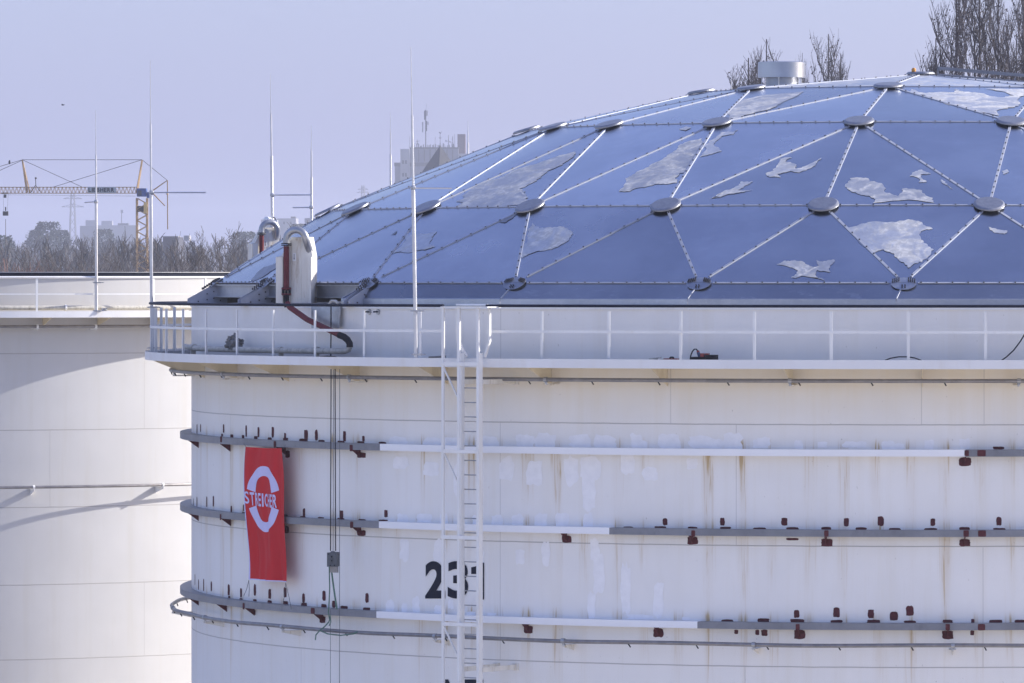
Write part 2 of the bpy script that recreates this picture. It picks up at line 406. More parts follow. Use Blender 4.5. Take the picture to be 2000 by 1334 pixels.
def patch(px, py, wpx, hpx, mat, name, r=RS, lift=.004, rough=.16, seed=0, n=16, sq=5.5):
    "paint patch on the shell, an uneven rounded outline following the cylinder"
    rr = random.Random(seed*77+int(px*3)+int(py)); t0, z0 = cyl(px, py, r)
    sc = (D0-r*cos(radians(t0)))/FPX
    hw = wpx*sc/2/max(.12, cos(radians(t0))*cos(0)); hh = hpx*sc/2
    hw = min(hw, .35)
    vs = [cp(t0, r+lift, z0)]
    for i in range(n):
        a = 2*pi*i/n; ca, sa = cos(a), sin(a)
        q = (abs(ca)**sq+abs(sa)**sq)**(-1/sq)*(1-rough*rr.random())
        vs.append(cp(t0+degrees(hw*q*ca/r), r+lift, z0+hh*q*sa))
    m = MB(); m.add(vs, [(0, 1+i, 1+(i+1) % n) for i in range(n)])
    return obj(name, m, mat, tank)
PR = [(385,838,3,20),(392,836,3,16),(437,837,4,18),(481,842,4,24),(505,844,5,21),(533,844,6,23),(557,852,5,14),(598,851,9,26),(618,850,7,23),(673,852,7,22),(710,857,6,12),
 (434,850,5,6),(453,852,8,8),(475,853,7,7),(500,855,9,7),(527,857,10,6),(558,858,12,7),(590,860,13,8),(628,862,15,6),(666,864,16,7),(705,865,16,7),(747,866,17,7),(1950,875,24,6),
 (378,982,2,18),(385,980,3,20),(404,980,3,22),(417,979,4,22),(452,996,4,17),(476,992,3,14),(594,1001,6,18),(667,1005,9,18),(754,1003,8,15),
 (437,1002,5,5),(453,1004,7,6),(476,1003,8,6),(558,1008,11,7),(592,1011,14,7),(627,1013,15,7),(666,1015,18,7),(707,1017,18,7),(749,1018,21,7),
 (1227,1031,23,6),(1290,1031,25,7),(1353,1032,21,7),(1417,1032,23,7),(1483,1033,27,6),(1548,1033,27,8),(1614,1033,21,8),(1682,1033,23,7),(1748,1034,25,6),(1818,1034,27,6),(1884,1033,23,8),(1952,1034,27,6),
 (1299,1019,10,15),(1411,1019,10,17),(1532,1019,13,16),(1653,1020,11,17),(1720,1018,13,20),(1822,1020,10,16),(1951,1018,11,18),
 (381,1132,2,24),(388,1142,3,22),(398,1143,3,26),(413,1145,4,20),(447,1152,6,24),(471,1158,5,20),(498,1152,6,24),(527,1160,7,21),(557,1157,7,21),(593,1168,7,19),(633,1164,8,21),(652,1180,8,15),(717,1168,8,20),
 (448,1167,6,7),(471,1171,8,6),(498,1174,9,8),(527,1176,11,8),(558,1178,12,9),(594,1181,14,9),(633,1184,13,9),(672,1187,17,8),(716,1190,17,8),
 (1421,1213,25,7),(1491,1212,25,9),(1557,1213,29,9),(1634,1214,25,7),(1706,1214,27,8),(1777,1215,25,7),(1851,1214,21,8),(1945,1214,28,8),(1992,1214,22,8),
 (1556,1199,12,17),(1634,1196,14,21),(1701,1199,13,19),(1746,1203,17,19),(1777,1193,16,21),(1900,1213,7,9)]
for i, (x, y, a, b) in enumerate(PR):
    if y > 1180 and y < 1192 and x < 760 or True: patch(x, y, a, b, M_PRIMER, 'primer_patch', seed=i)
for i, (x, y, a, b) in enumerate([(562,887,11,15),(706,889,20,11),(1885,902,26,18),(560,1034,11,15),(706,1041,20,12),(1353,1056,22,16),(1107,1053,20,15),(1615,1060,23,16),(1884,1060,23,15),(1548,1053,26,5),
      (497,1196,6,10),(630,1210,14,14),(1032,1230,19,16),(1286,1236,21,18),(1438,1234,8,9),(1479,1235,8,11),(1493,1236,13,13),(1562,1239,23,20),(1851,1240,23,18),(1899,1236,8,10)]):
    patch(x, y, a, b, M_PRIMER, 'primer_patch_below_girder', seed=i+200, sq=9, rough=.14, n=18)
for i, (x, y, a, b) in enumerate([(432,858,5,12),(537,868,6,13),(686,875,7,13),(1888,885,9,12),(1917,885,17,13),(431,1010,4,12),(687,1025,7,13),(1354,1042,8,13),(1614,1042,9,13),(1887,1042,11,13),(1918,1042,16,13),
      (476,1184,5,13),(611,1193,9,12),(1558,1225,8,13),(1851,1225,9,13),(1917,1225,15,13)]):
    patch(x, y, a, b, M_PRIMER, 'primer_band_on_girder', r=RG, lift=.003, seed=i+300, sq=9, rough=.05)
rr = random.Random(3)
TU = []
for x in range(785, 1500, 58): TU.append((x+rr.uniform(-14, 14), 863, rr.uniform(28, 60), rr.uniform(18, 40)))
for x in (1190, 1255, 1320, 1388, 1400, 1425, 1485, 1560, 1607, 1662, 1682, 1735, 1755, 1815, 1884): TU.append((x, 872-rr.uniform(0, 5), rr.uniform(14, 36), rr.uniform(13, 24)))
for x in range(790, 1330, 62): TU.append((x+rr.uniform(-18, 18), 900+rr.uniform(0, 40), rr.uniform(22, 46), rr.uniform(26, 80)))
for x in range(785, 1180, 46): TU.append((x+rr.uniform(-10, 10), 1017, rr.uniform(18, 44), rr.uniform(16, 40)))
for x in range(800, 1200, 70): TU.append((x+rr.uniform(-18, 18), 1070+rr.uniform(0, 20), rr.uniform(16, 34), rr.uniform(26, 60)))
TU += [(762,1185,20,32),(790,1188,14,24),(812,1182,18,38),(857,1192,22,22),(881,1180,13,22),(920,1198,22,8),(960,1200,20,8),(1155,1180,20,60),(1222,1150,22,110),(1286,1170,24,80),(1250,1205,60,12),(1150,960,30,90),(1170,1120,26,90),(1340,1208,20,8),(1352,906,24,26),(1108,900,16,10)]
for i, (x, y, a, b) in enumerate(TU): patch(x, y, a, b, M_TOUCH, 'touch_up_patch', lift=.0025+.0007*(i % 3), seed=i+500, rough=.3, n=18, sq=5)

# painted numbers, wrapped on the shell
def glyph(ch, x0, y0, x1, y1, mat, parent, name, place, bold=.02):
    cu = bpy.data.curves.new('t', 'FONT'); cu.body = ch; cu.size = 1; cu.offset = bold; cu.resolution_u = 6
    o = bpy.data.objects.new('t', cu); COL.objects.link(o)
    dg = bpy.context.evaluated_depsgraph_get(); me = bpy.data.meshes.new_from_object(o.evaluated_get(dg))
    bpy.data.objects.remove(o); bpy.data.curves.remove(cu)
    bm = bmesh.new(); bm.from_mesh(me); bmesh.ops.triangulate(bm, faces=bm.faces)
    xs = [v.co.x for v in bm.verts]; ys = [v.co.y for v in bm.verts]; a, b, c, d = min(xs), max(xs), min(ys), max(ys)
    m = MB(); m.add([place(x0+(v.co.x-a)/(b-a)*(x1-x0), y0+(v.co.y-d)/(c-d)*(y1-y0)) for v in bm.verts], [tuple(v.index for v in f.verts) for f in bm.faces])
    bm.free(); bpy.data.meshes.remove(me)
    return obj(name, m, mat, parent)
def on_shell(x, y):
    t, z = cyl(x, y, RS); return cp(t, RS+.012, z)
for ch, x0, x1 in (('2', 831, 870), ('3', 875, 915)): glyph(ch, x0, 1096, x1, 1169, M_DIGIT, tank, 'number', on_shell, .035)
m = MB(); m.add([on_shell(*q) for q in ((946, 1099), (946, 1171), (934, 1171), (934, 1121), (921, 1121), (921, 1108), (930, 1106), (936, 1099))], [(0, 1, 2, 3), (0, 3, 6, 7), (3, 4, 5, 6)]); obj('number', m, M_DIGIT, tank)
for ch, x0, x1 in (('N', 870, 903), ('E', 908, 945)): glyph(ch, x0, 1327, x1, 1400, M_DIGIT, tank, 'number', on_shell, .035)

# ------------------------------------------------------------------ walkway round the rim
RL = 18.12; LIPT, LIPB = H-1.65, H-1.835
walk = thing('rim_walkway', 'white ring walkway with deep fascia around the rim of the rusty tank', 'walkway', (0, 0, DECK))
mb = MB(); mb.sweep([(RS+.02, DECK), (RL-.012, DECK), (RL-.012, DECK-.012), (RS+.02, DECK-.012)], -180, 100, 1.0); obj('deck', mb, M_DECK, walk, True)
mb = MB(); mb.sweep([(RS+.02, DECK-.015), (RL-.012, DECK-.015), (RL-.012, DECK-.03), (RS+.02, DECK-.03)], -180, 100, 1.0); obj('soffit', mb, M_CREAM, walk, True)
mb = MB(); mb.sweep([(RL-.010, LIPT), (RL, LIPT), (RL, LIPB), (RL-.010, LIPB)], -180, 100, 1.0); obj('fascia', mb, M_LIP, walk, True)
t0 = -.5
for k in range(-3, 15):
    t = t0-9*k; e = cp(t+90, 1, 0)*.012
    m = MB(); m.prism([cp(t, RS+.003, DECK-.032), cp(t, RL-.05, DECK-.032), cp(t, RL-.05, DECK-.11), cp(t, RS+.003, DECK-.52)], e)
    obj('gusset', m, M_CREAM, walk)

# railing
RR = 18.0; RAILZ = H-.555
rail = thing('guard_railing', 'white post railing with dark top rail on the rusty tank walkway', 'railing', (0, 0, LIPT))
TL0, TL1 = th_of(866, RR)-.0, th_of(950, RR)
for a, b in ((-180, TL0), (TL1, 100)):
    m = MB(); m.sweep([(RR+.035*cos(q*pi/4), RAILZ+.030*sin(q*pi/4)) for q in range(8)], a, b, 1.0); obj('top_rail', m, M_DARKRAIL, rail, True)
    m = MB(); m.sweep([(RR-.008, H-1.06), (RR+.008, H-1.06), (RR+.008, H-1.115), (RR-.008, H-1.115)], a, b, 1.0); obj('mid_rail', m, M_WHITE, rail, True)
m = MB()
m.frame(cp(0, RR-.012, (LIPB+.02+RAILZ-.03)/2), Vector((.030, 0, 0)), Vector((0, .004, 0)), Vector((0, 0, (RAILZ-.03-LIPT+.01)/2)))
m.frame(cp(0, RR-.040, (LIPB+.02+RAILZ-.03)/2)+Vector((-.026, 0, 0)), Vector((.004, 0, 0)), Vector((0, .026, 0)), Vector((0, 0, (RAILZ-.03-LIPT+.01)/2)))
p0 = obj('post', m, M_WHITE, rail)
pth = [th_of(x, RR) for x in (400.5, 461, 532, 614, 710, 820, 1057.5, 1188.5, 1329, 1473, 1623, 1774, 1925)]
last, first = pth[-1], pth[0]
pth += [last+5*k for k in range(1, 8)]+[first-5*k for k in range(1, 9)]
p0.rotation_euler.z = radians(pth[0])
for t in pth[1:]: spin(p0, t)

# ------------------------------------------------------------------ dome roof
dome = thing('dome_roof', 'blue grey aluminium dome roof of triangular panels with round hub covers', 'dome roof', (0, 0, RIM))
DX = -.20
def dn(t, r, z): p = cp(t, r, z); return Vector((p.x+DX, p.y, p.z))
def dth(px, r):
    k = (px-CX)/FPX; A = (k*D0-DX)/(r*sqrt(1+k*k)); return degrees(asin(max(-1, min(1, A)))-atan(k))
RB, R1, R2, R3 = 16.45, 13.75, 9.15, 5.1
ZB, Z1, Z2, Z3, ZA = H-.085, H+1.555, H+3.43, H+4.33, H+4.76
thb0 = sum(dth(x, RB)-15*i for i, x in enumerate((720, 1005, 1365, 1765)))/4
tb = {i: thb0+15*(i-0) for i in range(24)}
for i, x in enumerate((720, 1005, 1365, 1765)): tb[i] = dth(x, RB)
base_n = [dn(tb[i], RB, ZB) for i in range(24)]
# ring one: 24 nodes half a step on from the base ring
obs1 = {-1: 833, 0: 1035-0, 1: 1300, 2: 1608, 3: 1932}
t1 = {}
for i in range(24):
    k = i if i < 12 else i-24
    # node i lies between base i and base i+1
    t1[i] = (tb[i]+(tb[(i+1) % 24] if i < 23 else tb[0]+360))/2
MAP1 = {23: 833, 0: 1035 if False else None}
r1th = lambda px: dth(px, R1)
# base nodes 720,1005,1365,1765 are 0..3; the covers seen between them
t1[23] = r1th(833); t1[0] = r1th(1035); t1[1] = r1th(1300); t1[2] = r1th(1608); t1[3] = r1th(1932)
t1[22] = t1[23]-15.2; t1[21] = t1[22]-15
for i in range(4, 21): t1[i] = t1[3]+(t1[21]+360-t1[3])*(i-3)/18
ring1 = [dn(t1[i], R1, Z1) for i in range(24)]
# ring two: 18 nodes; 1080,1190,1400,1678,1975 are -3..1 with 1678 = 0
t2 = {0: dth(1678, R2), 1: dth(1975, R2), 17: dth(1400, R2), 16: dth(1190, R2), 15: dth(1080, R2)}
for i in range(2, 15): t2[i] = t2[1]+(t2[15]+360-t2[1])*(i-1)/14
ring2 = [dn(t2[i], R2, Z2) for i in range(18)]
t3 = {0: dth(1735, R3), 8: dth(1467, R3)}
t3[7] = t3[8]-38
for i in range(1, 7): t3[i] = t3[0]+(t3[7]+360-t3[0])*i/7
ring3 = [dn(t3[i], R3, Z3) for i in range(9)]
apex = dn(0, .0, ZA)
tris = []; edges = {}
def E(a, b, lv): edges[tuple(sorted((a, b)))] = lv
NODES = {}
for i, p in enumerate(base_n): NODES['b%d' % i] = p
for i, p in enumerate(ring1): NODES['p%d' % i] = p
for i, p in enumerate(ring2): NODES['q%d' % i] = p
for i, p in enumerate(ring3): NODES['r%d' % i] = p
NODES['a'] = apex
def T(a, b, c, lv=0): tris.append((a, b, c, lv))
for i in range(24):
    j = (i+1) % 24
    T('b%d' % i, 'b%d' % j, 'p%d' % i); T('p%d' % i, 'p%d' % j, 'b%d' % j)
def zip_rings(outer, inner, na, nb, start):
    "triangles between an outer ring and a sparser inner ring, walking both by angle"
    oi, ii = start; oc = ic = 0
    while oc < na or ic < nb:
        o0 = outer[0] % (oi % na); o1 = outer[0] % ((oi+1) % na); i0 = inner[0] % (ii % nb); i1 = inner[0] % ((ii+1) % nb)
        A = lambda d, k, n: d[k % n]+360*(k//n)
        to = A(outer[1], oi+1, na); ti = A(inner[1], ii+1, nb)
        if ic >= nb or (oc < na and to-outer[2] <= ti-inner[2]): T(o0, o1, i0); oi += 1; oc += 1
        else: T(i0, i1, o0); ii += 1; ic += 1
    return
# unwrap angles so that they increase with the index
def unwrap(d, n):
    out = {}; prev = None
    for i in range(n):
        v = d[i]
        while prev is not None and v < prev: v += 360
        out[i] = v; prev = v
    return out
u1 = unwrap(t1, 24); u2 = unwrap(t2, 18); u3 = unwrap(t3, 9)
# between ring one and two: sector corners (three links) at q0, q3, q6 ...
for c in range(6):
    q = lambda k: 'q%d' % ((3*c+k) % 18)
    p = lambda k: 'p%d' % ((2+4*c+k) % 24)
    T(q(0), p(0), p(1)); T(q(0), p(1), q(1)); T(q(1), p(1), p(2)); T(q(1), p(2), q(2)); T(q(2), p(2), p(3)); T(q(2), p(3), q(3)); T(q(3), p(3), p(4))
for k in range(9):
    r = lambda a: 'r%d' % ((k+a) % 9); q = lambda a: 'q%d' % ((2*k+a) % 18)
    T(r(0), q(0), q(1)); T(r(0), q(1), r(1)); T(r(1), q(1), q(2)); T(r(0), r(1), 'a', 1)
PANELS = []
for a, b, c, lv in tris:
    A, B, Cc = NODES[a], NODES[b], NODES[c]
    m = MB(); ctr = (A+B+Cc)/3
    nrm = (B-A).cross(Cc-A).normalized()
    if nrm.z < 0: nrm = -nrm
    # a slightly bellied sheet: the seven-point fan lifts the middle a little
    n = 5; idx = {}; vs = []; fs = []
    for i in range(n+1):
        for j in range(n+1-i):
            u, v = i/n, j/n; wgt = 27*u*v*(1-u-v)
            idx[i, j] = len(vs); vs.append(A+(B-A)*u+(Cc-A)*v+nrm*(.035*wgt))
    for i in range(n):
        for j in range(n-i):
            fs.append((idx[i, j], idx[i+1, j], idx[i, j+1]))
            if i+j < n-1: fs.append((idx[i+1, j], idx[i+1, j+1], idx[i, j+1]))
    m.add(vs, fs)
    for pr in ((a, b), (b, c), (a, c)): edges[tuple(sorted(pr))] = 1
    o = obj('roof_panel', m, M_ALU_TOP if lv else M_ALU, dome, 'all', True)
    PANELS.append((o, A, B, Cc, nrm))
def visible(p): return p.y < 9
BOLT_R = .018
for (a, b) in edges:
    A, B = NODES[a], NODES[b]
    if not (visible(A) or visible(B)): continue
    d = B-A; L = d.length; n = d/L
    up = ((A+B)/2-Vector((0, 0, H-28))).normalized(); side = n.cross(up).normalized(); up = side.cross(n).normalized()
    if up.z < 0: up = -up
    ring = a[0] == b[0]
    wdt = .018 if ring else .028
    e0 = .30; m = MB()
    m.frame((A+B)/2+up*.007, n*(L/2-e0), side*wdt, up*.008)
    k = int((L-2*e0)/.33)
    for i in range(k+1):
        q = A+n*(e0+.06+(L-2*e0-.12)*i/max(1, k))+up*.014
        for s2 in ((0,) if ring else (0,)):
            m.disc(q+side*s2, up, [(BOLT_R, 0), (BOLT_R*.9, .022)], 6)
    o = obj('batten', m, M_BATTEN, dome)
    o.data.materials.append(M_BOLT)
    for pi_, pol in enumerate(o.data.polygons):
        if pi_ >= 6: pol.material_index = 1
for nm, p in NODES.items():
    if nm[0] == 'b' or not p.y < 13: continue
    up = (p-Vector((0, 0, H-28))).normalized()
    m = MB(); m.disc(p+up*.01, up, [(.335, 0), (.33, .03), (.295, .052), (.29, .054)], 40)
    obj('hub_cover', m, M_HUB, dome)
UZ_ = Vector((0, 0, 1))
# base nodes: bolted gusset plates
for i in list(range(0, 6))+[22, 23]:
    p = base_n[i]; up = Vector((sin(radians(tb[i]))*.55, -cos(radians(tb[i]))*.55, .83)); tg = Vector((cos(radians(tb[i])), sin(radians(tb[i])), 0)); dn_ = up.cross(tg).normalized()
    if dn_.z > 0: dn_ = -dn_
    tt_ = radians(tb[i]); rad_ = Vector((sin(tt_), -cos(tt_), 0)); n1 = (rad_*.50+UZ_*.866).normalized(); n2 = (rad_*.74+UZ_*.67).normalized(); d1_, d2_ = tg.cross(n1), tg.cross(n2)
    if d1_.z < 0: d1_ = -d1_
    if d2_.z > 0: d2_ = -d2_
    m = MB()
    for nn, dd in ((n1, d1_), (n2, d2_)):
        arc_ = [p+nn*.014+tg*(.27*cos(pi*k/10))+dd*(.20*sin(pi*k/10)) for k in range(11)]
        m.prism(arc_, nn*.008)
    o = obj('node_plate', m, M_FLASH, dome); up, dn_ = n1, -d1_
    m = MB()
    for sx in (-1, 1):
        for a in range(4):
            for b in range(3):
                m.disc(p+up*.03+tg*sx*(.10+.042*a)+dn_*(.045*b-.13+.018*a), up, [(.014, 0), (.014, .035)], 6)
    for a in (-1, 1):
        for b in range(2): m.disc(p+n2*.02+tg*a*.03+d2_*(.09+.05*b), n2, [(.015, 0), (.015, .035)], 6)
    obj('bolt', m, M_BOLT, o)
# skirt and eave flashing, missing on the open stretch left of base node 0
RE, ZE = 16.74, H-.405
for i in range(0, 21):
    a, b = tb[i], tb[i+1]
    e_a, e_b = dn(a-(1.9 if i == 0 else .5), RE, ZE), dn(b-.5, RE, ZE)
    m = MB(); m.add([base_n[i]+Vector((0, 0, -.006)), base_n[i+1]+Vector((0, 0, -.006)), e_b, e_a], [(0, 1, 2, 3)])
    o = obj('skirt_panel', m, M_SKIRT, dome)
    m = MB(); f = 10
    pts = [e_a+(e_b-e_a)*k/f for k in range(f+1)]
    out = cp((a+b)/2, 1, 0)
    m.add([q+Vector((0, 0, .0))+out*.004 for q in pts]+[q+out*(.03)+Vector((0, 0, -.015)) for q in pts]+[q+out*.035+Vector((0, 0, -.165)) for q in pts], [(k, k+1, f+2+k, f+1+k) for k in range(f)]+[(f+1+k, f+2+k, 2*f+3+k, 2*f+2+k) for k in range(f)])
    obj('eave_flashing', m, M_FLASH, dome)
    p, q = base_n[i]+Vector((0, 0, .004)), e_a+Vector((0, 0, .004))
    m = MB(); m.bar(p+(q-p)*.3, q, .03, .02); obj('batten', m, M_BATTEN, dome)
# ring beam and support shoes in the open stretch
for i in (20, 21, 22, 23, 0):
    j = (i+1) % 24
    if i != 0:
        A, B = base_n[i], base_n[j]; o_ = cp((tb[i]+(tb[j] if j else tb[0]+360))/2, 1, 0)
        m = MB()
        m.bar(A+Vector((0, 0, -.05)), B+Vector((0, 0, -.05)), .12, .03); m.bar(A+Vector((0, 0, -.18))-o_*.03, B+Vector((0, 0, -.18))-o_*.03, .02, .24); m.bar(A+Vector((0, 0, -.31)), B+Vector((0, 0, -.31)), .13, .03)
        obj('ring_beam', m, M_FLASH, dome)
    t = tb[i]; e = cp(t+90, 1, 0); p = base_n[i]
    m = MB()
    for s in (-1, 1):
        m.prism([p+e*.09*s+Vector((0, 0, -.02)), p+e*.09*s+cp(t, .62, -.36), p+e*.09*s+cp(t, .62, -.47), p+e*.09*s+cp(t, -.25, -.47), p+e*.09*s+cp(t, -.30, -.12)], e*.016)
    m.frame(p+cp(t, .24, -.482), cp(t, .45, 0), e*.16, Vector((0, 0, .012)))
    o = obj('support_shoe', m, M_BATTEN, dome)
    m = MB()
    for s in (-1, 1):
        for a, b in ((.05, -.2), (.2, -.25), (.05, -.35), (.2, -.38), (.4, -.42), (-.1, -.3), (-.1, -.4)): m.disc(p+e*.1*s+cp(t, a, b), e*s, [(.017, 0), (.017, .022)], 6)
    for a in range(6): m.disc(p+cp(t, .04+.05*a, .01-.033*a)+e*.05, (0, 0, 1), [(.017, 0), (.017, .05)], 6); m.disc(p+cp(t, .04+.05*a, .01-.033*a)-e*.05, (0, 0, 1), [(.017, 0), (.017, .05)], 6)
    obj('bolt', m, M_BOLT, o)

# stains: outlines in photo pixels cast on to the panel they lie on
def cast(px, py, A, n):
    o = Vector((0, -D0, H)); d = P(px, py, 100)-o
    return o+d*((A-o).dot(n)/d.dot(n))
def stain(pts, mat=M_STAIN, name='oxide_stain'):
    cx = sum(p[0] for p in pts)/len(pts); cy = sum(p[1] for p in pts)/len(pts)
    best = None
    for o, A, B, Cc, n in PANELS:
        q = cast(cx, cy, A, n); dd = q.y+D0
        # barycentric test
        v0, v1, v2 = B-A, Cc-A, q-A; d00, d01, d11, d20, d21 = v0.dot(v0), v0.dot(v1), v1.dot(v1), v2.dot(v0), v2.dot(v1)
        den = d00*d11-d01*d01; v = (d11*d20-d01*d21)/den; u = (d00*d21-d01*d20)/den; k = min(u, v, 1-u-v)
        if k > -.02 and n.dot(Vector((0, -D0, H))-A) > 0 and (best is None or dd < best[0]): best = (dd, o, A, B, Cc, n)
    if not best: return
    _, o, A, B, Cc, n = best
    rr = random.Random(int(cx)); out = []
    q3 = [cast(x, y, A, n) for x, y in pts]
    for i, p in enumerate(q3):
        q = q3[(i+1) % len(q3)]; d = q-p; sd_ = d.cross(n).normalized() if d.length > 1e-4 else n
        out.append(p)
        for k in (.14, .28, .43, .57, .71, .86): out.append(p+d*k+sd_*(rr.uniform(-1, 1)*min(.045, d.length*.07)+.10*d.length*sin(k*pi)*(1 if int(p.x*50) % 2 else -.6)))
    m = MB(); vs = []
    bm = bmesh.new(); bv = [bm.verts.new(x) for x in out]
    try:
        bm.faces.new(bv)
    except Exception:
        bm.free(); return
    bmesh.ops.triangulate(bm, faces=bm.faces, ngon_method='EAR_CLIP')
    for _ in range(2):
        bmesh.ops.subdivide_edges(bm, edges=[e for e in bm.edges if e.calc_length() > .5], cuts=1)
        bmesh.ops.triangulate(bm, faces=bm.faces)
    bm.verts.index_update()
    v0, v1 = B-A, Cc-A; d00, d01, d11 = v0.dot(v0), v0.dot(v1), v1.dot(v1); den = d00*d11-d01*d01
    for vert in bm.verts:
        v2 = vert.co-A; d20, d21 = v2.dot(v0), v2.dot(v1); a = (d11*d20-d01*d21)/den; b = (d00*d21-d01*d20)/den; c = 1-a-b
        wgt = 27*max(a, 0)*max(b, 0)*max(c, 0); vs.append(vert.co+n*(.035*wgt+.006))
    m.add(vs, [tuple(v.index for v in f.verts) for f in bm.faces]); bm.free()
    return obj(name, m, mat, o, 'all')
for pts in (
 [(892,393),(905,390),(903,384),(915,375),(945,357),(975,350),(1000,335),(1050,322),(1115,300),(1125,296),(1110,315),(1085,330),(1060,345),(1040,360),(1015,372),(1028,385),(1025,400),(890,404),(905,397)],
 [(768,495),(795,457),(812,459),(855,455),(845,470),(840,478),(852,482),(830,490),(785,494)],
 [(1020,505),(1022,480),(1030,450),(1040,436),(1045,443),(1075,446),(1095,445),(1115,453),(1120,460),(1113,470),(1090,485),(1060,492),(1045,494),(1030,500)],
 [(1209,376),(1222,352),(1245,338),(1279,321),(1303,306),(1324,287),(1348,276),(1371,271),(1369,285),(1352,319),(1338,338),(1328,339),(1319,349),(1322,358),(1286,361),(1241,371),(1231,376)],
 [(1366,307),(1376,287),(1393,273),(1407,259),(1434,259),(1441,254),(1434,264),(1410,267),(1397,278),(1397,288),(1409,298),(1393,302)],
 [(1383,390),(1403,381),(1434,369),(1447,357),(1471,357),(1455,366),(1441,374),(1472,373),(1438,379),(1407,387)],
 [(1495,342),(1517,326),(1522,312),(1534,308),(1547,309),(1534,318),(1555,324),(1552,333),(1566,331),(1586,321),(1603,310),(1588,328),(1562,340),(1545,337),(1519,343),(1524,350),(1503,349)],
 [(1516,519),(1531,512),(1552,511),(1572,516),(1593,524),(1600,521),(1595,511),(1607,514),(1630,510),(1621,523),(1622,533),(1597,530),(1593,540),(1612,549),(1545,543),(1559,531),(1541,524)],
 [(1651,361),(1660,350),(1691,350),(1722,361),(1729,378),(1753,385),(1763,371),(1801,374),(1822,388),(1826,397),(1705,397),(1708,390),(1688,383),(1660,373)],
 [(1657,445),(1715,435),(1774,431),(1801,437),(1822,449),(1798,457),(1798,466),(1812,480),(1824,488),(1801,512),(1774,524),(1757,511),(1746,497),(1726,489),(1705,495)],
 [(1781,340),(1801,333),(1819,340),(1798,343),(1810,357),(1794,359),(1791,349),(1776,347)],
 [(1780,175),(1791,179),(1808,183),(1864,183),(1870,174),(1882,182),(1918,185),(1930,190),(1960,193),(1980,188),(1967,184),(1946,179),(1924,175),(2000,175),(2000,188),(1991,199),(1989,206),(1960,214),(1948,222),(1951,227),(1822,193),(1780,182)],
 [(1424,231),(1454,195),(1478,190),(1550,184),(1571,181),(1526,204),(1499,216),(1436,234)],
 [(1956,335),(1966,332),(1970,337),(1960,341)], [(1930,444),(1945,448),(1968,452),(1962,459),(1940,455)], [(1838,352),(1850,362),(1862,371),(1855,369),(1842,360)],
 [(1326,253),(1340,248),(1350,250),(1338,256)]): stain(pts)
stain([(487,551),(500,537),(517,524),(540,516),(552,518),(530,531),(512,543)], M_STAIN_DARK, 'dark_water_mark')
stain([(763,461),(772,455),(776,452),(772,460)], M_STAIN_DARK, 'dark_water_mark')
stain([(974,432),(1005,416),(1020,412),(1008,421),(985,436)], M_STAIN_DARK, 'dark_water_mark')

# roof vent, beacon, roof ladder
vc = Vector((-3.46, 1.0, H+4.42))
vent = thing('roof_vent', 'shiny metal drum vent standing on the dome near its top', 'roof vent', vc)
m = MB(); m.disc(vc+Vector((0, 0, -.1)), (0, 0, 1), [(.55, 0), (.55, .14), (.50, .16)], 40); obj('base_ring', m, M_FLASH, vent, True)
m = MB(); m.disc(vc+Vector((0, 0, .04)), (0, 0, 1), [(.37, 0), (.37, .32)], 40); obj('neck', m, M_FLASH, vent, True)
M_SHINY = aluminium('shiny_vent_aluminium', 1.05, 0, .24, 3)
m = MB(); m.disc(vc+Vector((0, 0, .18)), (0, 0, 1), [(.56, .12), (.56, .475), (.54, .485)], 48); obj('drum', m, M_SHINY, vent, True)
m = MB()
for k in range(6): a = k*pi/3+.4; m.tube([vc+Vector((.5*cos(a), .5*sin(a), .05)), vc+Vector((.5*cos(a), .5*sin(a), .31))], .012, 6)
obj('strut', m, M_FLASH, vent)
bc = dn(-40, .25, ZA+.0)
bea = thing('roof_beacon', 'small orange lamp on top of the dome', 'beacon lamp', bc)
m = MB(); m.disc(bc, (0, 0, 1), [(.07, 0), (.07, .05), (.05, .06)], 12); obj('base', m, M_DARKRAIL, bea)
m = MB(); m.disc(bc+Vector((0, 0, .05)), (0, 0, 1), [(.05, 0), (.055, .06), (.03, .10)], 12); obj('lamp', m, M_ORANGE, bea, True)
lad = thing('roof_walkway', 'grey raised walkway rail running down the dome from its top', 'roof walkway', dn(75, .4, ZA))
def crest(x):
    r = abs(x); return ZA-(ZA-Z3)*r/R3 if r < R3 else Z3-(Z3-Z2)*(r-R3)/(R2-R3) if r < R2 else Z2-(Z2-Z1)*(r-R2)/(R1-R2)
xs = [.4+k*.6 for k in range(22)]
for yy in (.15, .75):
    m = MB(); m.tube([(DX+x, yy, crest(x)+.04) for x in xs], .025, 6); obj('stringer', m, M_GIRDER, lad)
    m = MB()
    for k in range(len(xs)-1): m.bar((DX+xs[k], yy, crest(xs[k])+.20), (DX+xs[k+1], yy, crest(xs[k+1])+.20), .03, .06)
    obj('side_rail', m, M_GIRDER, lad)
    for k in range(0, len(xs), 4):
        m = MB(); m.bar((DX+xs[k], yy, crest(xs[k])+.02), (DX+xs[k], yy, crest(xs[k])+.2), .03); obj('upright', m, M_GIRDER, lad)
for k in range(0, len(xs)):
    m = MB(); m.bar((DX+xs[k], .15, crest(xs[k])+.07), (DX+xs[k], .75, crest(xs[k])+.07), .03, .10); obj('tread', m, M_GIRDER, lad)

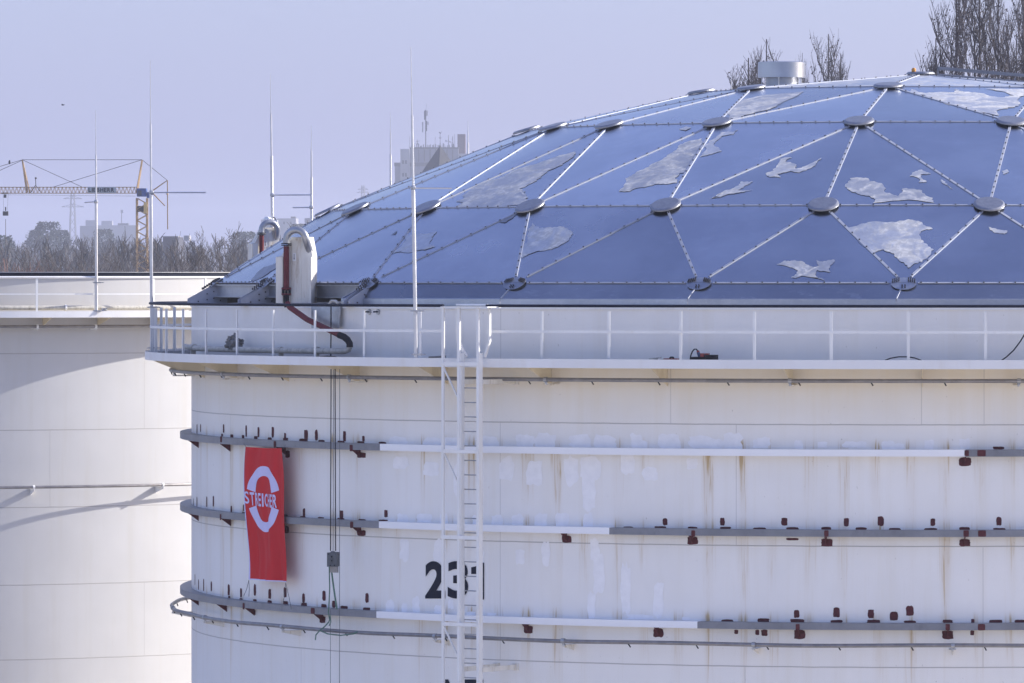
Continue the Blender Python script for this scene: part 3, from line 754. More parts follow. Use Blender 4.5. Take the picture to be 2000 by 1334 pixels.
# ------------------------------------------------------------------ ladder with side truss
RLd = 18.34; tm = th_of(915, RLd); er = cp(tm, 1, 0); et = Vector((cos(radians(tm)), sin(radians(tm)), 0)); UZ = Vector((0, 0, 1))
ladder = thing('tank_ladder', 'tall white fixed ladder with side truss in front of the number', 'ladder', cp(tm, RLd, 0))
def lp(px, off=0.0): return cp(tm, RLd+off, 0)+et*((px-915)*(D0-RLd*cos(radians(tm)))/FPX/ (et.x+(er.x*0)) )
def lz(py): return H+(YH-py)/FPX*(D0-RLd*cos(radians(tm)))
ZT, ZBt = lz(601), 2.0
def post_at(px, wt, wr, z0, z1, off=0.0):
    m = MB(); c = lp(px, off); m.frame((c.x, c.y, (z0+z1)/2), et*wt/2, er*wr/2, UZ*(z1-z0)/2); return m
obj('truss_post', post_at(863, .055, .05, ZBt, ZT), M_WHITE, ladder)
for px in (895.5, 935): obj('stringer', post_at(px, .065, .05, ZBt, ZT), M_WHITE, ladder)
for px, sgn in ((899, -1), (936.0, 1)): obj('stringer_web', post_at(px, .03, .12, ZBt, lz(690), -.06), M_WHITE, ladder)
for a, b in ((901, 884), (938.5, 948)):
    m = MB(); A = lp(a, -.17); B = lp(b, -.17)
    m.bar(A+UZ*lz(697), B+UZ*lz(667), .06, .05, et); m.bar(B+UZ*lz(668), B+UZ*ZT, .06, .05, et); obj('walk_through_rail', m, M_WHITE, ladder)
z = lz(758)+.301*0; k = 0
while z > 4:
    m = MB(); m.tube([lp(899, -.12)+UZ*z, lp(937, -.12)+UZ*z], .0135, 6); obj('rung', m, M_GALV, ladder); z -= .301  # white rungs in grey steel, their underside shade put into the colour
for py in (711, 882, 1050, 1220, 1390):
    m = MB(); m.bar(lp(863, .03)+UZ*lz(py), lp(936, .03)+UZ*lz(py), .02, .075); obj('tie_bar', m, M_WHITE, ladder)
for py in (720, 886, 1226, 1396):
    m = MB(); m.bar(lp(865)+UZ*lz(py), lp(893)+UZ*lz(py+56), .045, .02); obj('brace', m, M_WHITE, ladder)
for py in (746, 1308):
    for px in (900, 938.5):
        m = MB(); m.bar(lp(px, -.1)+UZ*lz(py), lp(px, -(RLd-RS)+.0)+UZ*lz(py), .03, .10); m.box(lp(px, -(RLd-RS)+.012)+UZ*lz(py), (.16, .02, .14), radians(tm)); obj('stand_off', m, M_WHITE_GRIMY, ladder)
m = MB()
m.frame(lp(909, -.18)+UZ*(ZT+.012), et*.60, er*.24, UZ*.012); m.tube([lp(868, -.38)+UZ*(ZT+.06), lp(933, -.38)+UZ*(ZT+.06)], .02, 6); m.tube([lp(935, -.38)+UZ*(ZT+.06), lp(962, -.38)+UZ*(ZT+.05)], .02, 6)
obj('head_frame', m, M_WHITE, ladder)

# ------------------------------------------------------------------ spray pipes round the tank
def ring_pipe(name, label, zc, rad, t0, t1, clamps, arms, wob=0.0):
    pt = thing(name, label, 'pipe', cp(t0, rad, zc))
    pts = [cp(t0+(t1-t0)*k/150, rad+wob*sin(k*.7), zc+wob*.8*sin(k*.33)) for k in range(151)]
    m = MB(); m.tube(pts, .043, 10); obj('pipe_run', m, M_PIPE, pt, True)
    for px in clamps:
        t = th_of(px, rad); e = cp(t+90, 1, 0)
        m = MB(); m.tube([cp(t-.12, rad, zc), cp(t+.12, rad, zc)], .058, 10); m.bar(cp(t, rad-.01, zc-.05), cp(t, rad-.01, zc-.11), .05, .05)
        c = obj('clamp', m, M_GALV, pt)
        m = MB(); m.prism([cp(t, RS, zc-.10), cp(t, rad+.03, zc-.085), cp(t, rad+.03, zc-.12), cp(t, RS, zc-.12-arms)], e*.012); m.frame(cp(t, (RS+rad)/2, zc-.09), cp(t, (rad-RS)/2, 0), e*.07, UZ*.005)
        obj('bracket_arm', m, M_WHITE_GRIMY, c)
    t = t0+3
    while t < t1:
        m = MB(); m.tube([cp(t, rad, zc-.03), cp(t+.13, rad-.03, zc-.10)], .014, 6); obj('spray_nozzle', m, M_BLACK, pt); t += 4.9
    return pt
ring_pipe('spray_pipe', 'grey spray pipe running just under the walkway of the rusty tank', H-2.085, 17.53, -100, 30, (340, 436, 682, 1066, 1543, 1990), .0)
ring_pipe('spray_pipe', 'grey spray pipe below the lowest girder of the rusty tank', H-7.50, 17.50, -112, 30, (338, 400, 552, 850, 1100, 1472, 1861), .10, .012)

# ------------------------------------------------------------------ foam chambers on the rim
def chamber(label, px0, py_top, py_bot, d, rot, sc, group=None):
    "white box on the rim with a galvanised pipe bend and a red riser"
    s = d/FPX; base = P(px0, py_bot, d); f = thing('foam_chamber', label, 'foam chamber', base, group)
    Rz = Matrix.Rotation(radians(rot), 3, 'Z')
    def q(x, y, z): return base+Rz@Vector((x*s*sc, y, z*s*sc))       # x,z in photo pixels of the nearer box
    m = MB(); m.prism([q(-36, 0, 0), q(-36, 0, 90), q(-27, 0, 93), q(-7, 0, 129), q(29, 0, 129), q(36, 0, 92), q(36, 0, 0)], Rz@Vector((0, .32, 0))); obj('box', m, M_WHITE_GRIMY, f)
    for x0, x1, h in ((-36, -22, 90), (30, 36, 90)):
        m = MB(); m.frame(q((x0+x1)/2, -.05, h/2), Rz@Vector(((x1-x0)/2*s*sc, 0, 0)), Rz@Vector((0, .05, 0)), UZ*(h/2*s*sc)); obj('side_channel', m, M_WHITE_GRIMY, f)
    m = MB(); m.frame(q(11, -.006, 62), Rz@Vector((3*s*sc, 0, 0)), Rz@Vector((0, .006, 0)), UZ*(62*s*sc))
    m.frame(q(11, -.01, 125), Rz@Vector((17*s*sc, 0, 0)), Rz@Vector((0, .01, 0)), UZ*(2.5*s*sc)); obj('rib', m, M_WHITE_GRIMY, f)
    m = MB(); m.frame(q(-1, -.013, 90), Rz@Vector((3.5*s*sc, 0, 0)), Rz@Vector((0, .004, 0)), UZ*(8*s*sc)); pl = obj('arrow_plate', m, M_WHITE, f)
    m = MB(); m.add([q(-2.2, -.02, 88), q(.2, -.02, 88), q(-1, -.02, 84)], [(0, 1, 2)]); m.add([q(-1.5, -.02, 88), q(-.5, -.02, 88), q(-.5, -.02, 96), q(-1.5, -.02, 96)], [(0, 1, 2, 3)]); obj('arrow', m, M_BLACK, pl)
    # riser and bend
    y = -.12
    m = MB(); m.tube([q(-14, y, 25), q(-14, y, 111)], 5.5*s*sc, 12); r = obj('riser_pipe', m, M_REDPIPE, f, True)
    for zc in (112, 115): 
        m = MB(); m.disc(q(-14, y, zc), (0, 0, 1), [(10*s*sc, 0), (10*s*sc, 2*s*sc)], 14); obj('flange', m, M_BLACK, r)
    for zc in (16, 27):
        m = MB(); m.disc(q(-14, y, zc), (0, 0, 1), [(9.5*s*sc, 0), (9.5*s*sc, 3*s*sc)], 14); obj('flange', m, M_REDPIPE, r)
    for k in range(8):
        m = MB()
        for kk in range(8): a = kk*pi/4; m.tube([q(-14, y, 15)+Vector((8*s*sc*cos(a), 8*s*sc*sin(a), 0)), q(-14, y, 31)+Vector((8*s*sc*cos(a), 8*s*sc*sin(a), 0))], .01, 5)
    obj('bolt', m, M_BLACK, r)
    m = MB(); pts = [q(-14, y, 115), q(-14, y, 122)]
    for k in range(1, 12): a = pi-pi*k/12; pts.append(q(6+20*cos(a), y, 124+19*sin(a)))
    pts += [q(26, y+.02, 122), q(27, y+.10, 112), q(28, y+.2, 100)]
    m.tube(pts, 7*s*sc, 14); obj('pipe_bend', m, M_GALV, f, True)
    m = MB(); m.tube([q(-14, y, 18), q(-14, y, 5), q(-13, y, -8)], 5.2*s*sc, 12); obj('rubber_sleeve', m, M_BLACK, f, True)
    return f
t = -54.3
chamber('grimy white foam chamber with dark red riser at the front of the rim', 576, 450, 592, 134.1, -12, 1.0)
chamber('sunlit white foam chamber half hidden behind the dome edge', 519, 450, 548, 148.8, 22, .80)
# the feed line: red diagonal, dark elbow, white run along the wall
d1 = D0-17.6*cos(radians(54)); RP = 17.42
feed = thing('foam_feed_pipe', 'dark red pipe slanting down the tank wall to a white pipe on the walkway', 'pipe', cp(th_of(683, RP), RP, DECK))
def on(px, py, r=RP): t_, z_ = cyl(px, py, r); return cp(t_, r, z_)
m = MB(); m.tube([on(561, 592), on(566, 600), on(600, 624), on(640, 643), on(664, 655)], .062, 12); obj('red_section', m, M_REDPIPE, feed, True)
m = MB(); m.tube([on(663, 654.5), on(672, 658), on(679, 664), on(683, 671), on(683, 678)], .072, 12); obj('rubber_elbow', m, M_BLACK, feed, True)
m = MB(); m.tube([on(683, 676), on(681, 683), on(674, 685.5)]+[on(674-(674-376)*k/24, 685.5-(685.5-680)*(k/24)**2) for k in range(1, 25)]+[on(368, 678), on(362, 677)], .063, 12); obj('white_section', m, M_CONC, feed, True)
for px, py in ((377, 682), (548, 688), (618, 688)):
    m = MB(); q = on(px, py); m.box((q.x, q.y, DECK+.05), (.05, .12, .10), radians(th_of(px, RP))); m.tube([on(px-3, py-4), on(px+3, py-4)], .075, 12); obj('saddle', m, M_CONC, feed)

# galvanised cover sheet, cable clamp, anchors, rag
cs = MB(); vs = [on(608, 598, RS+.10), on(665, 597, RS+.10), on(661, 641, RS+.13), on(608, 641, RS+.15)]
cs.prism(vs, cp(th_of(636, RS), -.03, 0)); tag(obj('cover_sheet', cs, M_GALV), 'dull galvanised metal sheet hung on the wall behind the red pipe', 'metal sheet')
cl = thing('rail_clamp', 'rusty yellow clamp gripping the tank rim beside the eave flashing', 'clamp', on(650, 592, RS))
m = MB(); m.tube([on(643, 594, RS+.05), on(647, 588, RS+.05), on(656, 588, RS+.05), on(660, 593, RS+.05)], .03, 8); obj('jaw', m, M_CONC, cl)
m = MB(); m.tube([on(655, 590, RS+.05), on(690, 590, RS+.05)], .012, 6); m.tube([on(655, 594, RS+.05), on(690, 594, RS+.05)], .012, 6); obj('rod', m, M_CONC, cl)
for i, px in enumerate((722, 739)):
    q = on(px, 609, RS); tt = th_of(px, RS); a = thing('wall_anchor', ('round bolt anchor on the rim wall nearer the red pipe', 'round bolt anchor on the rim wall nearer the ladder')[i], 'anchor', q, 'bolt anchors on the rim wall')
    m = MB(); m.disc(q, cp(tt, 1, 0), [(.06, 0), (.055, .03)], 14); obj('washer', m, M_GALV, a)
    m = MB(); m.tube([q+cp(tt, .02, 0), q+cp(tt, .14, 0)], .016, 8); obj('stud', m, M_BLACK, a)
rr = random.Random(11); m = MB(); q = on(457, 676, RP)
m.ball(q+Vector((0, 0, .06)), .19, 16, 10, (1, .7, .75)); m.v = [tuple(Vector(v)+Vector((rr.uniform(-1, 1), rr.uniform(-1, 1), rr.uniform(-.6, 1)))*.05) for v in m.v]
m.add([q+Vector((.05, -.05, .1)), q+Vector((.22, -.1, -.03)), q+Vector((.10, -.12, -.02))], [(0, 1, 2)]); m.add([q+Vector((0, 0, .3)), q+Vector((.06, -.02, .28)), q+Vector((.08, 0, .1)), q+Vector((-.06, 0, .1))], [(0, 1, 2, 3)])
tag(obj('rag', m, M_RAG), 'crumpled dark grey rag lying over the white walkway pipe', 'rag')

# ------------------------------------------------------------------ banner
RBN = 17.40
ban = thing('banner', 'long red cloth banner with white ring emblem hanging from the girders', 'banner', on(518, 875, RBN))
def bpt(u, v, off=0.0):
    x = (481+4*v)+(72+1*v)*u; y = 872+3*u+(260+2*u)*v
    x -= 1.6*sin(v*5+1)*(1-u); x += .9*sin(v*7)*u; y += 1.6*sin(u*pi)*(1-v)
    wv = .034*sin(u*9+v*3)*(.3+v)+.020*sin(u*19+2.5*v)+.06*sin(v*6+u)*(1-u)*.6+.03*max(0, 1-v*5)*sin(u*14)+.018*sin(u*31-v*9)*v
    t_, z_ = cyl(x, y, RBN); return cp(t_, RBN+wv+off, z_)
m = MB(); nu, nv = 28, 60
m.add([bpt(i/nu, j/nv) for j in range(nv+1) for i in range(nu+1)], [(j*(nu+1)+i, j*(nu+1)+i+1, (j+1)*(nu+1)+i+1, (j+1)*(nu+1)+i) for j in range(nv) for i in range(nu)])
obj('cloth', m, M_BANNER, ban, 'all')
m = MB()
m.add([bpt(u, j/nv, .003) for j in range(nv+1) for u in (0, .02)], [(2*j, 2*j+1, 2*j+3, 2*j+2) for j in range(nv)])
m.add([bpt(i/nu, v, .003) for i in range(nu+1) for v in (.992, 1)], [(2*i, 2*i+1, 2*i+3, 2*i+2) for i in range(nu)])
obj('hem', m, M_BANNER_W, ban)
def buv(x, y):
    v = (y-873.5)/261; return bpt(max(.0, min(1, (x-(481+4*v))/(72+v))), v, .006)
def arc(a0, a1):
    m = MB(); n = 28; vs = []
    for k in range(n+1):
        a = radians(a0+(a1-a0)*k/n)
        for rx, ry in ((29, 65), (24.5, 57), (20.5, 50), (17.5, 45.5)): vs.append(buv(516.5+rx*cos(a), 974-ry*sin(a)))
    m.add(vs, [(4*k+j, 4*k+j+1, 4*k+5+j, 4*k+4+j) for k in range(n) for j in range(3)]); return m
obj('emblem_arc', arc(16, 164), M_BANNER_W, ban); obj('emblem_arc', arc(-18, -162), M_BANNER_W, ban)
xs = 492.0
for ch, wd in zip('STREICHER', (8, 6.6, 7, 5.6, 3.2, 7, 7, 5.6, 7)):
    if ch == 'S': glyph(ch, 483.5, 961, 490.5, 985, M_BANNER_W, ban, 'lettering', buv, .012); continue
    glyph(ch, xs, 962+.05*(xs-492), xs+wd-1.15, 988+.05*(xs-492), M_BANNER_W, ban, 'lettering', buv, .022); xs += wd+.25
for a, b in (((486, 1133), (486, 1165)), ((486, 1133), (476, 1164)), ((558, 1138), (553, 1176)), ((558, 1138), (569, 1190)), ((481, 873), (476, 866)), ((553, 876), (557, 868))):
    m = MB(); p, q = on(*a, RBN), on(*b, RBN-.05); m.tube([p, (p+q)/2+Vector((.01, 0, -.02)), q], .006, 5); obj('cord', m, M_BLOCK, ban)

# ------------------------------------------------------------------ hoist
RH = 17.75
def oh(px, py, r=RH): t_, z_ = cyl(px, py, r); return cp(t_, r, z_)
hoist = thing('hoist_block', 'dark grey pulley block hanging on cables left of the number', 'hoist block', oh(651, 1095))
c = oh(650, 1093); tt = radians(th_of(650, RH)*.4)
m = MB(); m.box(c, (.23, .09, .30), tt); m.box(c+Vector((.035, .06, .01)), (.20, .05, .30), tt); obj('housing', m, M_BLOCK, hoist)
m = MB()
for dx, dz in ((-.09, .12), (.07, .12), (-.05, -.12), (.04, -.12), (-.02, .07), (-.02, .06), (-.02, -.02)): m.disc(c+Vector((dx, -.05, dz)), (0, -1, 0), [(.014, 0), (.014, .02)], 8)
obj('bolt', m, M_BLACK, hoist)
m = MB(); m.box(c+Vector((.03, 0, -.21)), (.17, .07, .13), tt); obj('lower_plate', m, M_PIPE, hoist)
m = MB(); m.disc(c+Vector((0, 0, .15)), (0, 0, 1), [(.05, 0), (.04, .03)], 10); obj('collar', m, M_BLOCK, hoist)
for i, (x0, x1, y1, rad, lab) in enumerate(((646.5, 645.5, 1076, .011, 'thick black hoist cable, leftmost of the run down to the block'), (651.5, 650.5, 1076, .006, 'thin grey hoist cable between the two thick black ones'),
      (654.5, 655.5, 1076, .011, 'thick black hoist cable, right one of the two thick ones'), (663.5, 663, 1400, .006, 'long thin cable hanging free past the hoist block'), (645.5, 645.5, 1400, .005, 'thin cable hanging down below the green straps'))):
    top = oh(x0, 597 if i != 4 else 1190, RR+.05 if i < 3 else RH+.38)
    top = oh(x0, 721, RH) if i != 4 else oh(x0, 1190, 17.6)
    mid = oh(x0, 760, RH) if i != 4 else oh(x0, 1195, 17.6)
    m = MB(); m.tube([top, mid, oh(x1, y1, 18.0 if i == 3 else RH if i != 4 else 17.65)], rad, 6); o = obj('hoist_cable', m, M_BLACK if rad > .01 else M_BLOCK); tag(o, lab, 'cable', 'cables of the hoist')
m = MB(); m.tube([oh(646.5, 593, 17.25), oh(646.5, 640, 17.27), oh(646, 697, 17.3)], .013, 6); tag(obj('hoist_cable', m, M_BLACK), 'black cable running down the rim wall from the rusty clamp', 'cable', 'cables of the hoist')
m = MB(); a_ = ow0 = oh(640, 700, 17.4); m.ball(a_, .12, 8, 5, (2.2, .8, .5)); tag(obj('cloth_bundle', m, M_BLACK), 'black bundle lying on the walkway under the white pipe', 'bundle')
strap = thing('lashing_strap', 'green webbing straps tied from the hoist block to girder and pipe', 'strap', oh(648, 1185, 17.45))
for pts, rad in ((((643, 1105), (644, 1150), (642, 1190), (641, 1197)), .014), (((647, 1112), (652, 1150), (658, 1190)), .02), (((641, 1195), (644, 1210), (642, 1215), (634, 1224), (625, 1231)), .014), (((624, 1231), (640, 1238), (665, 1241), (690, 1238), (698, 1234)), .016), (((624, 1232), (617, 1240), (616, 1250)), .014), (((645, 1200), (646, 1215), (643, 1222)), .012)):
    m = MB(); m.tube([oh(x, y, 17.62) for x, y in pts], rad, 6); obj('webbing', m, M_GREEN, strap)

# ------------------------------------------------------------------ things lying on the walkway
RW = 17.75
def ow(px, py, r=RW): t_, z_ = cyl(px, py, r); return cp(t_, r, z_)
def deckbox(m, px, py0, py1, w_, dep, r=RW):
    a, b = ow(px, py1, r), ow(px, py0, r); m.box((a.x, a.y, (a.z+b.z)/2), (w_*.0104, dep, max(.01, b.z-a.z)), radians(th_of(px, r)))
pd = thing('power_distributor', 'black and red power distributor box with plugged in cable on the walkway', 'power distributor', ow(1378, 703))
m = MB(); deckbox(m, 1375, 697, 705, 46, .25); deckbox(m, 1390, 693, 703, 20, .25); obj('case', m, M_BLACK, pd)
for px in (1372.5, 1381.5):
    m = MB(); deckbox(m, px, 690, 699, 7, .10, RW+.05); obj('socket', m, M_RED, pd)
m = MB(); m.tube([ow(1367, 698), ow(1363.5, 688)], .035, 8); obj('plug', m, M_BLUE, pd)
m = MB(); m.tube([ow(1364, 690), ow(1363, 685)], .03, 8); obj('plug_collar', m, M_RED, pd)
m = MB(); m.tube([ow(1363, 686), ow(1360, 682), ow(1356, 682), ow(1352, 687), ow(1349, 695), ow(1348, 704)], .014, 6); obj('cable', m, M_BLACK, pd)
rb = thing('tool_case', 'flat red case with black handle lying on the walkway', 'case', ow(1312, 704))
m = MB(); deckbox(m, 1312, 700, 705.5, 28, .2); obj('body', m, M_RED, rb)
m = MB(); m.tube([ow(1308, 700), ow(1310, 698), ow(1314, 698), ow(1316, 700)], .02, 6); obj('handle', m, M_BLACK, rb)
m = MB(); deckbox(m, 1276, 700, 705, 12, .2); m.bar(ow(1269, 701), ow(1290, 698.5), .12, .02); tag(obj('wood_offcut', m, M_CONC), 'pale wooden offcut propped on the walkway beside the red case', 'wood')
m = MB(); m.tube([ow(1284, 704), ow(1298, 703)], .02, 6); tag(obj('cable_end', m, M_BLACK), 'short black cable end between wood offcut and red case', 'cable')
m = MB(); m.tube([ow(x, y) for x, y in ((1728, 704), (1740, 699.5), (1755, 697), (1772, 697), (1786, 699), (1800, 704))], .014, 6); tag(obj('cable', m, M_BLACK), 'black cable arching low over the walkway deck at the railing', 'cable')
m = MB(); m.tube([ow(x, y) for x, y in ((1956, 704), (1966, 697), (1980, 684), (1992, 668), (2000, 655), (2010, 630), (2014, 596))], .015, 6); tag(obj('cable', m, M_BLACK), 'black cable hanging down the rim wall to the walkway deck', 'cable')
m = MB(); m.bar(ow(840, 698), ow(868, 696.5), .10, .04); deckbox(m, 848, 700, 706, 20, .15); tag(obj('plank_offcut', m, M_PIPE), 'dark wooden plank end on the walkway beside the ladder', 'plank')

# ------------------------------------------------------------------ lightning rods
def rod(label, x0, y0, x1, y1, d, arm=None, clamps=True, r0=.034, grp='lightning rods around the tanks'):
    b = P(x0, y0, d); t_ = P(x1, y1, d); o = thing('lightning_rod', label, 'lightning rod', b, grp); v = t_-b
    m = MB(); m.tube([b, b+v*.55], r0, 10); obj('mast', m, M_ROD, o, True)
    m = MB(); m.tube([b+v*.55, b+v*.78], r0*.62, 8); m.tube([b+v*.78, t_], r0*.40, 6, True, r0*.18); obj('tip', m, M_ROD, o, True)
    if arm:
        (ax, ay), (bx, by) = arm; A, B = P(ax, ay, d), P(bx, by, d)
        m = MB(); m.tube([A, B], .018, 6); a_ = obj('cross_arm', m, M_ROD, o)
        m = MB(); m.ball(A, .06, 8, 5); obj('clamp', m, M_GALV, a_)
    if clamps:
        for k in (.01, .15):
            q = b+v*k; m = MB(); m.box(q+Vector((.03, 0, 0)), (.20, .12, .035)); m.tube([q+Vector((-.1, 0, 0)), q+Vector((.2, 0, 0))], .014, 6); obj('rail_clamp', m, M_GALV, o)
    return o
rod('tall lightning rod with long side arm at the left end of the railing', 296.5, 685, 293.5, 118, 141.6, ((296, 376), (402, 376)), True, .037)
rod('lightning rod beside the ladder, rising in front of the dome', 812.5, 698, 802.5, 92, D0-18.1*cos(radians(33.9)), ((807, 367), (882, 367.5)), True, .041)
rod('lightning rod behind the sunlit foam chamber', 533, 500, 528, 145, 151.6, ((532, 381), (608, 380.5)), False, .037)
rod('shorter lightning rod rising behind the dome edge by the white far building', 608.5, 470, 608, 245, 156, ((608, 405), (572, 405.5)), False, .035)
rod('thin lightning rod behind the dome, left of the tower block', 763, 400, 762.5, 220, 155.5, None, False, .025)
rod('thin lightning rod behind the dome, right of the tower block chimney', 914.5, 330, 914, 236, 157.8, None, False, .022)
rod('very short rod tip showing behind the dome left of the drum vent', 1428.5, 190, 1428.5, 156, 161, None, False, .016)

# ------------------------------------------------------------------ the second tank
t2_ = thing('storage_tank', 'clean white storage tank beyond, partly sunlit with soft shadows', 'storage tank', (LC[0], LC[1], 0))
def lcp(t, r, z): p = cp(t, r, z); return Vector((p.x+LC[0], p.y+LC[1], p.z))
LRIM, LLIP = H+.02, H-.86
def lsw(m, prof, a=-180, b=180): m.sweep(prof, a, b, 1.0, LC); return m
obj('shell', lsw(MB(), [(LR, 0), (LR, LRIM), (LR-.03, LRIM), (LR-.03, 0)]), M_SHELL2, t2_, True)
obj('rim_seal', lsw(MB(), [(LR+.06, LRIM+.03), (LR+.06, LRIM+.15), (LR-.2, LRIM+.15), (LR-.2, LRIM+.03)]), M_DARKRAIL, t2_, True)
obj('rim_cap', lsw(MB(), [(LR+.09, LRIM+.152), (LR+.09, LRIM+.172), (LR-.25, LRIM+.172), (LR-.25, LRIM+.152)]), M_GALV, t2_, True)
m = MB(); m.disc((LC[0], LC[1], H-1.5), (0, 0, 1), [(LR-.04, 0), (LR-.04, .1)], 100); obj('floating_roof', m, M_GIRDER, t2_)
LL = 14.12
wk = thing('rim_walkway', 'white ring walkway with gussets on the clean tank beyond', 'walkway', (LC[0], LC[1], LLIP))
obj('deck', lsw(MB(), [(LR+.02, LLIP-.06), (LL-.012, LLIP-.06), (LL-.012, LLIP-.09), (LR+.02, LLIP-.09)]), M_CREAM, wk, True)
obj('fascia', lsw(MB(), [(LL-.01, LLIP), (LL, LLIP), (LL, LLIP-.17), (LL-.01, LLIP-.17)]), M_LIP, wk, True)
for k in range(-4, 8):
    t = lth(187, LL-.5)-6.75*k*1.0+3; t = lth(190, LR)-9.0*(k-1)*.75; e = cp(t+90, 1, 0)*.014
    m = MB(); m.prism([lcp(t, LR+.003, LLIP-.093), lcp(t, LL-.06, LLIP-.093), lcp(t, LL-.06, LLIP-.17), lcp(t, LR+.003, LLIP-.40)], e); obj('gusset', m, M_CREAM, wk)
rl2 = thing('guard_railing', 'thin white railing on the clean tank beyond', 'railing', (LC[0], LC[1], LLIP))
m = MB(); m.sweep([(LL-.1+.032*cos(q*pi/4), H+.045+.032*sin(q*pi/4)) for q in range(8)], -60, 100, 1.0, LC); obj('top_rail', m, M_WHITE, rl2, True)
m = MB(); m.sweep([(LL-.108, H-.385), (LL-.092, H-.385), (LL-.092, H-.42), (LL-.108, H-.42)], -60, 100, 1.0, LC); obj('mid_rail', m, M_WHITE, rl2, True)
m = MB(); m.frame(lcp(0, LL-.11, (LLIP-.1+H+.02)/2), Vector((.028, 0, 0)), Vector((0, .02, 0)), Vector((0, 0, (H+.02-LLIP+.1)/2))); pp = obj('post', m, M_WHITE, rl2)
lpt = [lth(x, LL-.1) for x in (72, 187, 300)]; lpt += [lpt[2]+6.7*k for k in range(1, 6)]+[lpt[0]-6.7*k for k in range(1, 5)]
pp.rotation_euler.z = radians(lpt[0])
for t in lpt[1:]: spin(pp, t)
fp2 = thing('foam_pipe', 'fat white mossy pipe lying along the walkway of the clean tank', 'pipe', lcp(0, LR+.4, LLIP))
m = MB(); m.sweep([(LR+.45+.062*cos(q*pi/5), LLIP+.09+.062*sin(q*pi/5)) for q in range(10)], -60, 90, 1.0, LC); obj('pipe_run', m, M_CONC, fp2, True)
for px in (128,): 
    t = lth(px, LR+.45); m = MB(); m.tube([lcp(t-.1, LR+.45, LLIP+.09), lcp(t+.1, LR+.45, LLIP+.09)], .085, 12); obj('flange', m, M_WHITE, fp2)
def lpipe(label, z, r, brk, arm):
    o = thing('spray_pipe', label, 'pipe', lcp(0, r, z)); m = MB(); m.sweep([(r+.04*cos(q*pi/4), z+.04*sin(q*pi/4)) for q in range(8)], -60, 90, 1.0, LC); obj('pipe_run', m, M_PIPE, o, True)
    for px in brk:
        t = lth(px, r); e = cp(t+90, 1, 0)
        m = MB(); m.prism([lcp(t, LR, z-.06), lcp(t, r+.04, z-.05), lcp(t, r+.04, z-.10), lcp(t, LR, z-.10-arm)], e*.012); m.frame(lcp(t, (LR+r)/2, z-.055), cp(t, (r-LR)/2, 0), e*.06, UZ*.005); m.tube([lcp(t-.12, r, z), lcp(t+.12, r, z)], .055, 8); obj('bracket', m, M_WHITE, o)
lpipe('grey spray pipe tucked under the walkway of the clean tank', H-1.27, LR+.42, (73, 187), 0)
lpipe('thin grey pipe halfway down the wall of the clean tank', H-5.57, LR+.40, (66, 318), .12)
d_ = D0+LC[1]-(LL-.05)*cos(radians(lth(187, LL)))
rod('lightning rod on the railing of the clean tank', 188.5, 611, 187, 216, d_, ((187.5, 394), (165, 395.5)), True, .037)
m = MB(); q = lcp(lth(199, LR+.7), LR+.75, LLIP); m.ball(q+Vector((0, 0, .03)), .045, 8, 5); m.ball(q+Vector((.08, 0, .03)), .045, 8, 5); m.tube([q+Vector((-.03, 0, .06)), q+Vector((.12, 0, .06))], .02, 6); tag(obj('pipe_valve', m, M_GALV), 'small grey valve by the lightning rod on the clean tank walkway', 'valve')

# floodlight on the far rod
fl = thing('floodlight', 'white round floodlight with loop of cable on the rod behind the foam chamber', 'floodlight', P(534, 435, 151.4))
m = MB(); m.disc(P(526, 437, 151.4), (-.8, -.6, 0), [(.16, 0), (.18, .08), (.12, .14)], 16); obj('lamp_housing', m, M_WHITE, fl, True)
m = MB(); m.box(P(539, 434, 151.3), (.09, .12, .11)); obj('junction_box', m, M_WHITE, fl)
m = MB(); m.tube([P(533, 424, 151.3), P(537, 426, 151.3), P(539.5, 431, 151.3), P(539, 440, 151.3), P(535, 448, 151.3), P(535, 470, 151.3)], .014, 6); obj('cable', m, M_BLACK, fl)

# ------------------------------------------------------------------ tower crane
DC = 640.0
def pc(x, y, dy=0.0): q = P(x, y, DC); q.y += dy; return q
crane = thing('tower_crane', 'orange tower crane with blue cab and lattice jib above the trees', 'crane', Vector((pc(278, 545).x, pc(278, 545).y, 0)))
def lattice(a, b, wdt, hgt, bays, ax, ay, th_=.07, dth_=.04):
    "four chords and zigzag lacing from a to b"
    m = MB(); a = Vector(a); b = Vector(b); cs = [(ax*sx*wdt/2+ay*sy*hgt/2) for sx in (-1, 1) for sy in (-1, 1)]
    for c in cs: m.bar(a+c, b+c, th_)
    for k in range(bays):
        p = a+(b-a)*k/bays; q = a+(b-a)*(k+1)/bays; h_ = (p+q)/2
        for i, j in ((0, 1), (2, 3), (0, 2), (1, 3)):
            m.bar(p+cs[i], h_+cs[j], dth_); m.bar(h_+cs[j], q+cs[i], dth_)
    return m
X, Y = Vector((1, 0, 0)), Vector((0, 1, 0))
mx = pc(277.5, 545).x; my = pc(0, 0).y; mtop = pc(0, 387).z
obj('mast', lattice((mx, my, 0), (mx, my, mtop), 1.05, 1.05, 22, X, Y, .11, .06), M_CRANE, crane)
m = MB(); m.box(pc(275.5, 408), (.85, .9, .6)); obj('motor_box', m, M_CRANE_D, crane)
m = MB(); m.box(pc(285.5, 406, -.6), (.35, .1, 1.15)); obj('mast_panel', m, M_CRANE_Y, crane)
m = MB(); m.box(pc(277.5, 376), (.95, 1.1, .85)); m.box(pc(290, 381), (.25, .7, .6)); cb = obj('cab', m, M_CRANE_B, crane)
m = MB(); m.box(pc(274, 377, -.57), (.42, .05, .55)); obj('window', m, M_WIN, cb)
